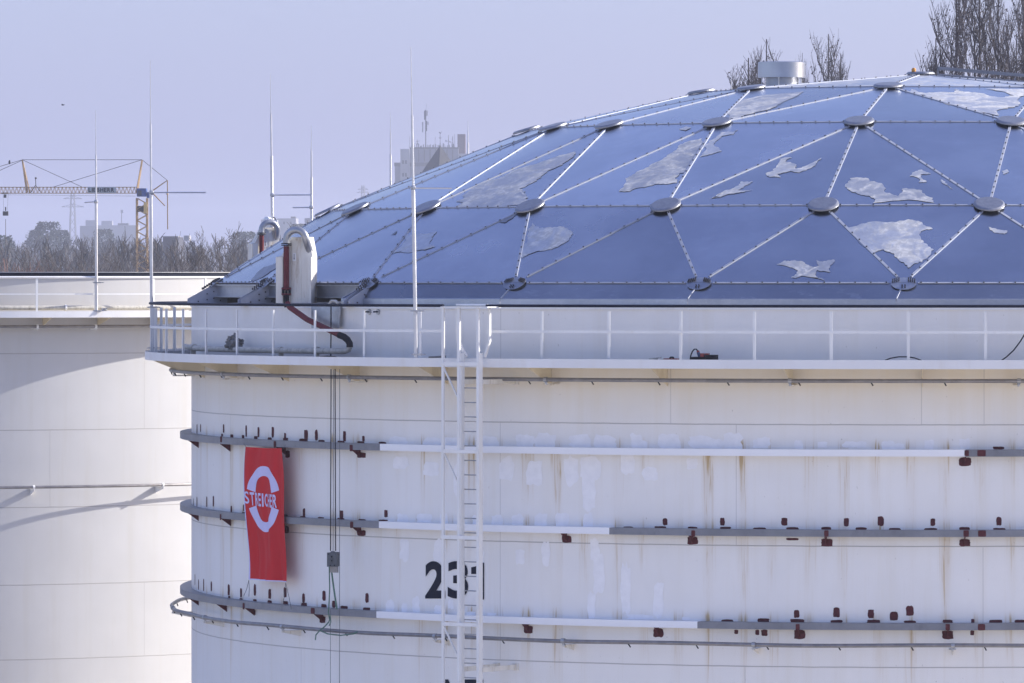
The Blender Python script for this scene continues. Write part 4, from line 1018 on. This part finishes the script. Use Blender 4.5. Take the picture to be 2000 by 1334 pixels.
obj('jib', lattice(pc(-60, 371.5), pc(266, 371.5), .55, .62, 44, Y, UZ, .07, .035), M_CRANE, crane)
m = MB()
for dy in (-.35, .35): m.bar(pc(267, 377, dy), pc(277.5, 313), .13)
m.bar(pc(272, 345, -.2), pc(272, 345, .2), .07); obj('head_strut', m, M_CRANE, crane)
m = MB()
for dy in (-.3, .3): m.bar(pc(53, 376, dy), pc(43.5, 313), .10); m.bar(pc(58, 376, dy), pc(45, 316), .07)
obj('jib_strut', m, M_CRANE, crane)
m = MB(); m.bar(pc(60, 376), pc(69.5, 362), .08); m.bar(pc(70, 362), pc(69.5, 349), .07); m.ball(pc(70, 348), .12, 8, 5); m.bar(pc(70, 362), pc(80, 376), .06); obj('jib_bracket', m, M_CRANE_D, crane)
m = MB()
for a, b in (((43.5, 312), (277.5, 312)), ((277.5, 312), (105, 365)), ((43.5, 312), (160, 365)), ((-60, 343), (43.5, 312)), ((-60, 360), (43.5, 313)), ((277.5, 312), (326.5, 352)), ((15, 380.5), (265, 383))): m.tube([pc(*a), pc(*b)], .028 if a != (15, 380.5) else .012, 5)
obj('tie_rope', m, M_CRANE_D, crane)
m = MB()
for dy in (-.3, .3): m.bar(pc(293, 376, dy), pc(327, 352), .09); m.bar(pc(293, 372, dy), pc(322, 402), .09)
m.bar(pc(327, 352), pc(327.5, 448), .10); m.ball(pc(327, 379), .12, 6, 4); obj('back_strut', m, M_CRANE, crane)
m = MB(); m.box(pc(10, 377.5), (.75, .6, .14)); m.box(pc(10, 383), (.25, .3, .35)); obj('trolley', m, M_CRANE_D, crane)
m = MB(); m.tube([pc(6, 380), pc(7, 415)], .012, 5); m.tube([pc(16, 380), pc(14, 415)], .012, 5); m.tube([pc(11, 428), pc(11, 494)], .03, 5); obj('hoist_rope', m, M_CRANE_D, crane)
m = MB(); m.box(pc(11, 417), (.55, .3, .45)); m.box(pc(11, 408), (.12, .12, .4)); obj('hook_block', m, M_CRANE_D, crane)
m = MB(); m.box(pc(200, 371, -.40), (2.95, .05, .62)); sg = obj('sign_panel', m, M_SIGN, crane)
xs = 174.0
for ch, wd in zip('LIEBHERR', (6, 2.6, 6, 6.6, 7, 6, 7, 7)):
    glyph(ch, xs, 367, xs+wd-.8, 375, M_DIGIT, sg, 'lettering', lambda x, y: pc(x, y, -.45), .03); xs += wd+.4

# ------------------------------------------------------------------ far buildings
def fb(m, x0, y0, x1, y1, d, depth, skew=0.0):
    a, b = P(x0, y1, d), P(x1, y0, d); m.box(((a.x+b.x)/2, a.y+depth/2, (a.z+b.z)/2), (b.x-a.x, depth, b.z-a.z), skew); return m
D1 = 2500.0
tb_ = thing('tower_block', 'pale tower block crowded with roof antennas beyond the dome', 'building', Vector((P(845, 0, D1).x, P(0, 0, D1).y, 0)))
gz = YH+H*FPX/D1
obj('wall', fb(MB(), 771, 325, 917, gz, D1, 14), M_CONCRETE, tb_)
obj('roof_edge', fb(MB(), 770, 317.5, 918, 324.9, D1, 14.2), M_ROOFDK, tb_)
obj('stair_shaft', fb(MB(), 782, 291, 800, gz, D1-.8, 4), M_FACADE, tb_)
obj('upper_storey', fb(MB(), 800.3, 291, 895, 317.4, D1+1, 10), M_CONCRETE, tb_)
obj('parapet', fb(MB(), 800.3, 287.5, 896, 290.9, D1+.9, 10.2), M_ROOFDK, tb_)
obj('side_block', fb(MB(), 895.5, 300, 918, 317.4, D1+.6, 8), M_FACADE, tb_)
obj('chimney', fb(MB(), 893.5, 262, 908.5, 299.8, D1+3, 2.5), M_BRICK, tb_)
for x in range(806, 894, 11): obj('pilaster', fb(MB(), x, 292, x+2.2, 316, D1+.8, .19), M_ROOFDK, tb_)
for y in (313, 338):
    for x in (785.5, 791):
        obj('window', fb(MB(), x, y, x+3.6, y+7, D1-.95, .14), M_WIN, tb_)
am = thing('antenna_mast', 'tall mobile phone mast with panel antennas on the tower block roof', 'antenna mast', P(831, 290, D1+4))
m = MB(); m.tube([P(831.5, 290, D1+4), P(831.5, 215, D1+4)], .22, 8); m.tube([P(832, 215, D1+4), P(833, 203, D1+4)], .06, 6); obj('mast', m, M_STEEL, am)
for i, (x, y0, y1) in enumerate(((825.5, 238, 258), (833, 236, 256), (836, 238, 244), (829.5, 216, 234), (834, 216, 226))):
    m = MB(); fb(m, x-1.2, y0, x+1.2, y1, D1+3.4+.2*i, .3); obj('panel_antenna', m, M_FACADE if i % 2 == 0 else M_STEEL, am)
for i, (x, y, kind, lab) in enumerate(((800, 266, 0, 'short pole antenna at the left corner of the tower block roof'), (807, 278, 1, 'small crooked aerial left of the phone mast'), (815, 273, 1, 'aerial with side arm just left of the phone mast'), (850, 267, 0, 'thin needle aerial right of the phone mast'), (876, 264, 2, 'pole with white dish antennas on the tower block roof'), (884, 266, 2, 'pole with two round dishes beside the chimney'), (888, 262, 0, 'needle aerial next to the dark red chimney'))):
    o = thing('roof_antenna', lab, 'antenna', P(x, 289, D1+3), 'aerials on the tower block')
    m = MB(); m.tube([P(x, 289, D1+3), P(x, y, D1+3)], .12 if kind else .07, 6); obj('pole', m, M_STEEL, o)
    if kind == 1: m = MB(); m.bar(P(x-2, y+4, D1+3), P(x+5, y+2, D1+3), .12); m.box(P(x, y+8, D1+2.9), (.4, .3, .6)); obj('arm', m, M_STEEL, o)
    if kind == 2:
        m = MB(); m.disc(P(x-5, y+11, D1+2.8), (.2, -1, 0), [(.35, 0), (.2, .2)], 12); m.bar(P(x-5, y+12, D1+3), P(x+4, y+12, D1+3), .1); obj('dish', m, M_FACADE, o)
m = MB()
for k in range(26):
    x = 803+k*3.4+R.uniform(-1, 1); fb(m, x, 285-R.uniform(0, 5), x+R.uniform(.6, 2.4), 287.6, D1+2+R.uniform(0, 3), .4)
tag(obj('rooftop_equipment', m, M_STEEL), 'low clutter of equipment cabinets along the tower block roof edge', 'roof equipment')
D2 = 1500.0
st = thing('church_steeple', 'dark slate pyramid steeple with weathercock in front of the tower block', 'steeple', Vector((P(858, 0, D2).x, P(0, 0, D2).y+4, 0)))
ap = P(857.5, 283, D2); ap.y += 3.5
hb = 62/FPX*D2; w_ = 40/FPX*D2
bs = [ap+Matrix.Rotation(radians(46), 3, 'Z')@Vector((sx*w_*.75, sy*w_*.75, -hb)) for sx, sy in ((-1, -1), (1, -1), (1, 1), (-1, 1))]
m = MB(); m.add([ap]+bs, [(0, 1, 2), (0, 2, 3), (0, 3, 4), (0, 4, 1), (4, 3, 2, 1)]); obj('roof', m, M_SLATE, st)
m = MB(); m.box((ap.x, ap.y, (ap.z-hb)/2-.05), (w_*1.36, w_*1.36, ap.z-hb-.1), radians(46)); obj('tower', m, M_FACADE, st)
m = MB(); m.tube([ap+UZ*-.3, ap+UZ*2.9], .05, 6); m.ball(ap+UZ*.45, .12, 8, 5); m.bar(ap+Vector((-.35, 0, 1.75)), ap+Vector((.35, 0, 1.75)), .06); m.bar(ap+Vector((-.25, 0, 1.95)), ap+Vector((.0, 0, 1.5)), .04); m.bar(ap+Vector((.25, 0, 1.95)), ap+Vector((.0, 0, 1.5)), .04); obj('cross', m, M_STEEL, st)
c = ap+UZ*2.85; m = MB(); m.prism([c+Vector(v) for v in ((-.32, 0, .35), (-.2, 0, .05), (0, 0, -.02), (.2, 0, .08), (.26, 0, .38), (.34, 0, .44), (.2, 0, .5), (.12, 0, .22), (-.1, 0, .2), (-.18, 0, .42))], (0, .05, 0)); obj('weathercock', m, M_STEEL, st)

def house(label, parts, d, depth=12.0):
    x = sum((p[0]+p[2])/2 for p in parts)/len(parts); o = thing('flat_roof_building', label, 'building', Vector((P(x, 0, d).x, P(0, 0, d).y, 0))); g_ = YH+H*FPX/d
    for (x0, y0, x1, y1, nm, mat, dd) in parts: obj(nm, fb(MB(), x0, y0, x1, y1 or g_, d+dd, depth if nm in ('wall', 'wing') else .35 if nm == 'window' else 4), mat, o)
    return o
D3 = 3100.0
ws = [(x, 446, x+4, 448.5, 'window', M_WIN, -.2) for x in (215, 221, 227, 240, 247, 256)]
house('long pale flat roofed building behind the crane mast', [(156, 441, 190, 0, 'wing', M_CONCRETE, 0), (190.3, 440, 267, 0, 'wall', M_FACADE, -1), (167, 430, 188, 440.8, 'penthouse', M_FACADE, 2), (198, 431.5, 219, 439.8, 'penthouse', M_FACADE, 1), (230, 436, 250, 439.8, 'penthouse', M_ROOFDK, 3)]+ws, D3)
pm = thing('phone_mast', 'single pole phone mast on the long pale building', 'antenna mast', P(237.5, 440, D3+4)); m = MB(); m.tube([P(237.5, 440, D3+4), P(237.5, 411, D3+4)], .2, 6); obj('mast', m, M_STEEL, pm); m = MB(); fb(m, 235.8, 410, 240.5, 416, D3+3.6, .4); obj('panel_antenna', m, M_FACADE, pm)
ws = [(x, 433, x+3.5, 438, 'window', M_WIN, -.2) for x in (531, 553, 566)]
house('pale building with rooftop box seen over the foam chamber pipe', [(541, 426.5, 578, 0, 'wall', M_FACADE, 0), (510, 429, 540.7, 0, 'wing', M_CONCRETE, 1), (568, 423, 577, 426.3, 'penthouse', M_ROOFDK, 2)]+ws, 3000)
house('grey building half hidden by the dome edge, beside the shorter rod', [(595, 426, 622, 0, 'wall', M_CONCRETE, 0), (583, 437, 594.7, 0, 'wing', M_CONCRETE, 2), (619, 422, 640, 0, 'wing', M_FACADE, 4)]+[(x, 429, x+3, 433, 'window', M_WIN, -.2) for x in (600, 608)], 2700)
D4 = 1300.0
house('low blue grey industrial building among the bare trees', [(318, 463, 347, 0, 'wall', M_ROOFDK, 0), (316.5, 461, 348, 462.8, 'roof_edge', M_FACADE, -.3), (359, 460, 369, 470, 'penthouse', M_FACADE, -3)], D4, 10)

def pylon(label, x, ytop, d, arms, hw):
    b = P(x, ytop, d); o = thing('power_pylon', label, 'pylon', Vector((b.x, b.y, 0)), 'power pylons on the horizon'); m = MB(); w0, w1 = hw, hw*.28
    for sx in (-1, 1):
        for sy in (-1, 1): m.bar((b.x+sx*w0, b.y+sy*w0, 0), (b.x+sx*w1, b.y+sy*w1, b.z), .45)
    n = 14
    for k in range(n):
        z0, z1 = b.z*k/n, b.z*(k+1)/n; a0, a1 = w0+(w1-w0)*k/n, w0+(w1-w0)*(k+1)/n
        m.bar((b.x-a0, b.y-a0, z0), (b.x+a1, b.y-a1, z1), .22); m.bar((b.x+a0, b.y-a0, z0), (b.x-a1, b.y-a1, z1), .22)
    obj('tower', m, M_STEEL, o)
    for y, half in arms:
        z = P(x, y, d).z; hh = half/FPX*d; m = MB(); m.bar((b.x-hh, b.y, z), (b.x+hh, b.y, z), .35); m.bar((b.x-hh, b.y, z), (b.x, b.y, z+1.6), .25); m.bar((b.x+hh, b.y, z), (b.x, b.y, z+1.6), .25); obj('cross_arm', m, M_STEEL, o)
pylon('tall hazy lattice pylon behind the crane jib', 142, 378, 3700, ((388, 18), (404, 22)), 3.2)
pylon('faint distant pylon left of the tower block', 709, 362, 4300, ((370, 10), (376, 12)), 2.6)

# ------------------------------------------------------------------ trees
def branch(m, p, d, L, r, depth, rr, spread=.55, kids=(2, 4), up=.25, nseg=3, rmin=.010, droop=0):
    "a tapered, crooked limb that forks"
    pts = [p]; q = p; v = d.normalized()
    for k in range(nseg):
        v = (v+Vector((rr.uniform(-1, 1), rr.uniform(-1, 1), rr.uniform(-.6, 1)))*.14+Vector((0, 0, up*.12))).normalized()
        q = q+v*(L/nseg); pts.append(q)
    m.tube(pts, max(r, rmin), 4 if depth > 2 else 3, False, max(r*.55, rmin*.8))
    if depth <= 0: return
    for k in range(rr.randint(*kids)+(1 if depth < 3 else 0)):
        f = rr.uniform(.35, 1.0) if k else 1.0
        i = min(nseg-1, int(f*nseg)); s = pts[i]+(pts[i+1]-pts[i])*(f*nseg-i)
        a = rr.uniform(0, 2*pi); side = Vector((cos(a), sin(a), rr.uniform(-.2, .5)))
        nd = (v*(1-spread*.5)+side*spread*rr.uniform(.6, 1.2)+Vector((0, 0, up))).normalized()
        branch(m, s, nd, L*rr.uniform(.55, .8), r*.55, depth-1, rr, spread, kids, up, nseg, rmin)
def bare_tree(seed, h=19.0):
    rr = random.Random(seed); tr = MB(); tr.tube([(0, 0, 0), (rr.uniform(-.2, .2), rr.uniform(-.2, .2), h*.2), (rr.uniform(-.4, .4), rr.uniform(-.3, .3), h*.36)], .26, 8, True, .19)
    m = MB(); top = Vector(tr.v[-5]); c0 = sum((Vector(v) for v in tr.v[-8:]), Vector())/8
    for k in range(rr.randint(4, 6)):
        a = 2*pi*k/5+rr.uniform(-.4, .4); branch(m, c0-Vector((0, 0, rr.uniform(0, h*.12))), Vector((cos(a)*.75, sin(a)*.75, 1)), h*.25, .11, 6, rr, .62, (2, 2), .18, 3, .013)
    return tr, m
def poplar(seed, h=32.0, wdt=2.0, leaf=900):
    rr = random.Random(seed); tr = MB(); tr.tube([(0, 0, 0), (.1, 0, h*.3), (.05, .1, h*.6), (0, 0, h*.96)], .22, 8, True, .03)
    m = MB(); tips = []
    for k in range(46):
        z0 = h*(.08+.80*(k/46)**.9); a = rr.uniform(0, 2*pi); L = (h-z0)*rr.uniform(.30, .55); L = max(1.6, min(L, 9.5))
        o = Vector((cos(a), sin(a), 0)); p = Vector((0, 0, z0)); pts = [p]
        rad = wdt*rr.uniform(.45, 1.0)*(1-.55*(z0/h)**2)
        for s in range(1, 7):
            f = s/6; pts.append(p+o*rad*(1-(1-f)**2.2)+Vector((rr.uniform(-.1, .1), rr.uniform(-.1, .1), L*f)))
        m.tube(pts, .055, 4, False, .014)
        for s in range(2, 7):
            for t in range(3):
                b = pts[s-1].lerp(pts[s], rr.random()); aa = rr.uniform(0, 2*pi); v = Vector((cos(aa)*.35, sin(aa)*.35, 1)).normalized(); l2 = rr.uniform(.6, 1.7)
                e = b+v*l2*.5+Vector((rr.uniform(-.08, .08), rr.uniform(-.08, .08), 0)); e2 = b+v*l2
                m.tube([b, e, e2], .018, 3, False, .009); tips += [b.lerp(e2, rr.random()) for _ in range(2)]
                for _ in range(2):
                    b3 = b.lerp(e2, rr.uniform(.3, 1)); aa = rr.uniform(0, 2*pi); m.tube([b3, b3+Vector((cos(aa)*.22, sin(aa)*.22, rr.uniform(.3, .6)))], .010, 3, False, .007); tips.append(b3)
    lf = MB()
    for k in range(leaf):
        c = rr.choice(tips)+Vector((rr.uniform(-.12, .12), rr.uniform(-.12, .12), rr.uniform(-.15, .15))); s = rr.uniform(.035, .075)
        a, b = Vector((rr.uniform(-1, 1), rr.uniform(-1, 1), rr.uniform(-1, 1))).normalized(), Vector((rr.uniform(-1, 1), rr.uniform(-1, 1), rr.uniform(-1, 1))).normalized()
        lf.add([c+a*s, c+b*s, c-a*s, c-b*s*.8], [(0, 1, 2, 3)])
    return tr, m, lf
def root_tree(name, lab, grp):
    o = thing(name, lab, 'tree', (0, 0, 0), grp); return o
bare = []
for s in range(5):
    tr, m = bare_tree(20+s); o = root_tree('bare_tree', 'x', 'bare winter trees'); obj('trunk', tr, M_BARK, o, False, False); obj('crown', m, M_TWIG, o, False, False); bare.append(o)
used = set()
def plant(protos, k, x, d, ytop, h0, lab, rz, wid=1.0):
    o = protos[k]
    if k in used or True:
        if o.name in used: o = copy_tree(protos[k])
        used.add(protos[k].name)
    b = P(x, 0, d); ht = P(0, ytop, d).z; s = ht/h0
    o.location = (b.x, b.y, 0); o.rotation_euler.z = rz; o.scale = (s*wid, s*wid, s); o['label'] = lab
    return o
BL = [(2, 520, 482, 'bare tree at the far left end of the tree row'), (58, 470, 462, 'dark slender bare tree under the crane jib, left of its fellows'), (45, 560, 476, 'bushy bare tree below the hanging crane hook'), (84, 480, 476, 'spindly bare tree between hook rope and first fork'), (108, 500, 474, 'forked bare tree with open crown under the jib'),
      (135, 480, 472, 'bare tree standing below the hazy lattice pylon'), (160, 520, 466, 'bare tree with dense twigs left of the white rod'), (192, 440, 458, 'dark dense bare tree right behind the clean tank rod'), (215, 690, 466, 'dark twiggy bare tree below the long pale building'), (238, 720, 474, 'bare tree left of the crane mast'), (262, 760, 478, 'bare tree half hidden by the crane mast'),
      (300, 700, 484, 'low bare tree between crane mast and tall rod'), (345, 520, 474, 'bushy bare tree in front of the blue grey building'), (372, 500, 462, 'bare tree right of the small white gable'), (418, 430, 430, 'tallest bare tree with wide open crown near the dome edge'), (455, 500, 448, 'bare tree behind the dome edge, under the foam chamber'), (400, 520, 466, 'short bushy bare tree beside the tallest one'), (480, 540, 462, 'bare tree peeping out beside the sunlit foam chamber'), (325, 470, 486, 'low brown scrub tree right of the tall rod')]
HB = 19.0
hts = []
for o in bare:
    hts.append(max(v.co.z for c in o.children for v in c.data.vertices))
for i, (x, d, yt, lab) in enumerate(BL): plant(bare, i % 5, x, d, yt-12+(i*7 % 4)*5, hts[i % 5], lab, i*1.3, 1.05)
pop = []
for s, (wd, lf) in enumerate(((1.5, 1700), (1.9, 2200), (1.2, 1500))):
    tr, m, l_ = poplar(60+s, 32, wd, lf); o = root_tree('poplar_tree', 'x', 'bare poplars beyond the dome'); obj('trunk', tr, M_TWIG_P, o, False, False); c_ = obj('crown', m, M_TWIG_P, o, False, False); obj('leaves', l_, M_PLEAF, c_, False, False); pop.append(o)
pht = [max(v.co.z for c in o.children for v in c.data.vertices) for o in pop]
for i, (k, x, d, yt, wid, lab) in enumerate(((0, 1497, 400, 72, 1.05, 'poplar rising directly behind the drum vent'), (2, 1462, 410, 108, 1.3, 'small poplar tip left of the drum vent'), (2, 1567, 420, 98, .45, 'thin poplar tip just right of the drum vent'), (1, 1618, 400, 52, .95, 'lone poplar right of the drum vent'), (0, 1642, 410, 100, .7, 'shorter poplar stem leaning on the lone poplar'),
        (1, 1868, 300, -75, .95, 'tall poplar, left one of the big clump by the roof walkway'), (0, 1912, 305, -95, .95, 'tall poplar in the middle of the big clump'), (1, 1950, 310, -60, .8, 'tall poplar, right one of the big clump'), (2, 1828, 300, 68, 1.0, 'low poplar shoot at the left foot of the big clump'), (0, 1998, 300, -80, .8, 'tall poplar at the picture edge, cut off by it'), (2, 1985, 330, 60, .9, 'low poplar shoot behind the roof walkway rail'))):
    plant(pop, k, x, d, yt, pht[k], lab, i*1.9+.3, wid)
# pines in front of the hazy wood
def pine_mesh(seed, h, wdt):
    rr = random.Random(seed); m = MB()
    for k in range(3200):
        f = rr.random()**.8; a = rr.uniform(0, 2*pi); zz = h*(.30+.70*f); prof = wdt*(1-abs(f-.42)**1.8*1.5)
        lump = 1+.25*sin(a*3+f*7)+.15*sin(a*5-f*11); r_ = max(.1, prof)*lump*sqrt(rr.uniform(.2, 1)); c = Vector((r_*cos(a), r_*sin(a), zz)); s = rr.uniform(.2, .42)
        v1 = Vector((rr.uniform(-1, 1), rr.uniform(-1, 1), rr.uniform(-.5, .8))).normalized()*s; v2 = Vector((rr.uniform(-1, 1), rr.uniform(-1, 1), rr.uniform(-.5, .5))).normalized()*s*.7
        m.add([c+v1, c+v2, c-v1, c-v2], [(0, 1, 2, 3)])
    return m
pines = []
for s in range(2):
    o = root_tree('pine_tree', 'x', 'dark pines in the hazy wood'); m = MB(); m.tube([(0, 0, 0), (.1, 0, 8), (0, 0, 16)], .3, 6, True, .1); obj('trunk', m, M_BARK, o, False, False); obj('crown', pine_mesh(90+s, 22, 4.6), M_PINE, o, False, False); pines.append(o)
for i, (x, d, yt, wid, lab) in enumerate(((92, 1700, 436, .9, 'tallest dark rounded pine in the hazy wood'), (118, 1750, 452, .8, 'dark pine just right of the tallest one'), (72, 1800, 452, .8, 'dark pine just left of the tallest one'), (4, 1400, 462, .8, 'dark pine at the left picture edge'), (203, 1900, 450, .8, 'dark pine in front of the long pale building'), (590, 1900, 440, 1.1, 'dark pine below the grey far building'), (480, 1700, 455, 1.0, 'dark pine behind the sunlit foam chamber'))): plant(pines, i % 2, x, d, yt, 21.8, lab, i*.8, wid)
# the far wood: one mass nobody could count
rr = random.Random(5); m = MB()
for k in range(420):
    d = rr.uniform(900, 2600); x = rr.uniform(-120, 760) if k < 250 else rr.uniform(760, 3600); b = P(x, 0, d); h = H+(YH-rr.uniform(464, 500))/FPX*d; wd = rr.uniform(3, 5.5)*(d/1300)**.7
    for j in range(330):
        f = rr.random(); a = rr.uniform(0, 2*pi); r_ = wd*sqrt(rr.random())*(.55+.6*sin(pi*min(1, f*1.0)))*(1 if f < .6 else 1.5*(1.02-f)**.5)
        c = Vector((b.x+r_*cos(a), b.y+r_*sin(a), h*(.12+.88*f))); up_ = Vector((rr.uniform(-.6, .6), rr.uniform(-.6, .6), 1)).normalized()*rr.uniform(.5, 1.3); sd_ = Vector((rr.uniform(-1, 1), rr.uniform(-1, 1), rr.uniform(-.3, .3))).normalized()*rr.uniform(.05, .20)
        m.add([c-up_-sd_, c-up_+sd_, c+up_+sd_*.4, c+up_-sd_*.4], [(0, 1, 2, 3)])
struct(obj('distant_wood', m, M_WOOD, None, False, False), 'stuff')
# red-twigged bush
m = MB(); rr = random.Random(9)
for k in range(26): branch(m, Vector((rr.uniform(-1.5, 1.5), rr.uniform(-1, 1), 9)), Vector((rr.uniform(-.5, .5), rr.uniform(-.5, .5), 1)), 3.2, .03, 2, rr, .5, (2, 3), .2, 3, .02)
bx = P(40, 0, 450); m.v = [(v[0]+bx.x, v[1]+bx.y, v[2]-.1+(P(0, 512, 450).z-15.5)) for v in m.v]
M_RUST = paint('rusty_red_twigs', (.17, .085, .065), .9, 0, .2, .5)
tag(obj('shrub', m, M_RUST, None, False, False), 'rusty red twiggy shrub top above the clean tank rim', 'shrub')
# bird
bc = P(122.5, 205, 700)
bird = thing('flying_bird', 'tiny dark bird flying in the open sky', 'bird', bc)
m = MB(); m.ball(bc, .09, 8, 6, (1.8, .8, .8)); m.ball(bc+Vector((.17, 0, .03)), .05, 6, 4); m.add([bc+Vector((-.12, 0, 0)), bc+Vector((-.30, .05, .01)), bc+Vector((-.30, -.05, .01))], [(0, 1, 2)])
for s in (-1, 1): m.prism([bc+Vector((.08, s*.05, .02)), bc+Vector((-.08, s*.05, .02)), bc+Vector((-.10, s*.28, .10)), bc+Vector((.0, s*.32, .10))], (0, 0, .012))
obj('body', m, M_BLACK, bird)
pb = thing('perched_bird', 'small dark bird perched on the crane tie rope', 'bird', pc(18.5, 318.5)); m = MB(); m.ball(pc(18.5, 317), .14, 8, 6, (.8, .8, 1.5)); m.ball(pc(18.7, 314.2), .08, 6, 4); m.bar(pc(18.3, 318), pc(17.6, 321), .07, .03); obj('body', m, M_BLACK, pb)
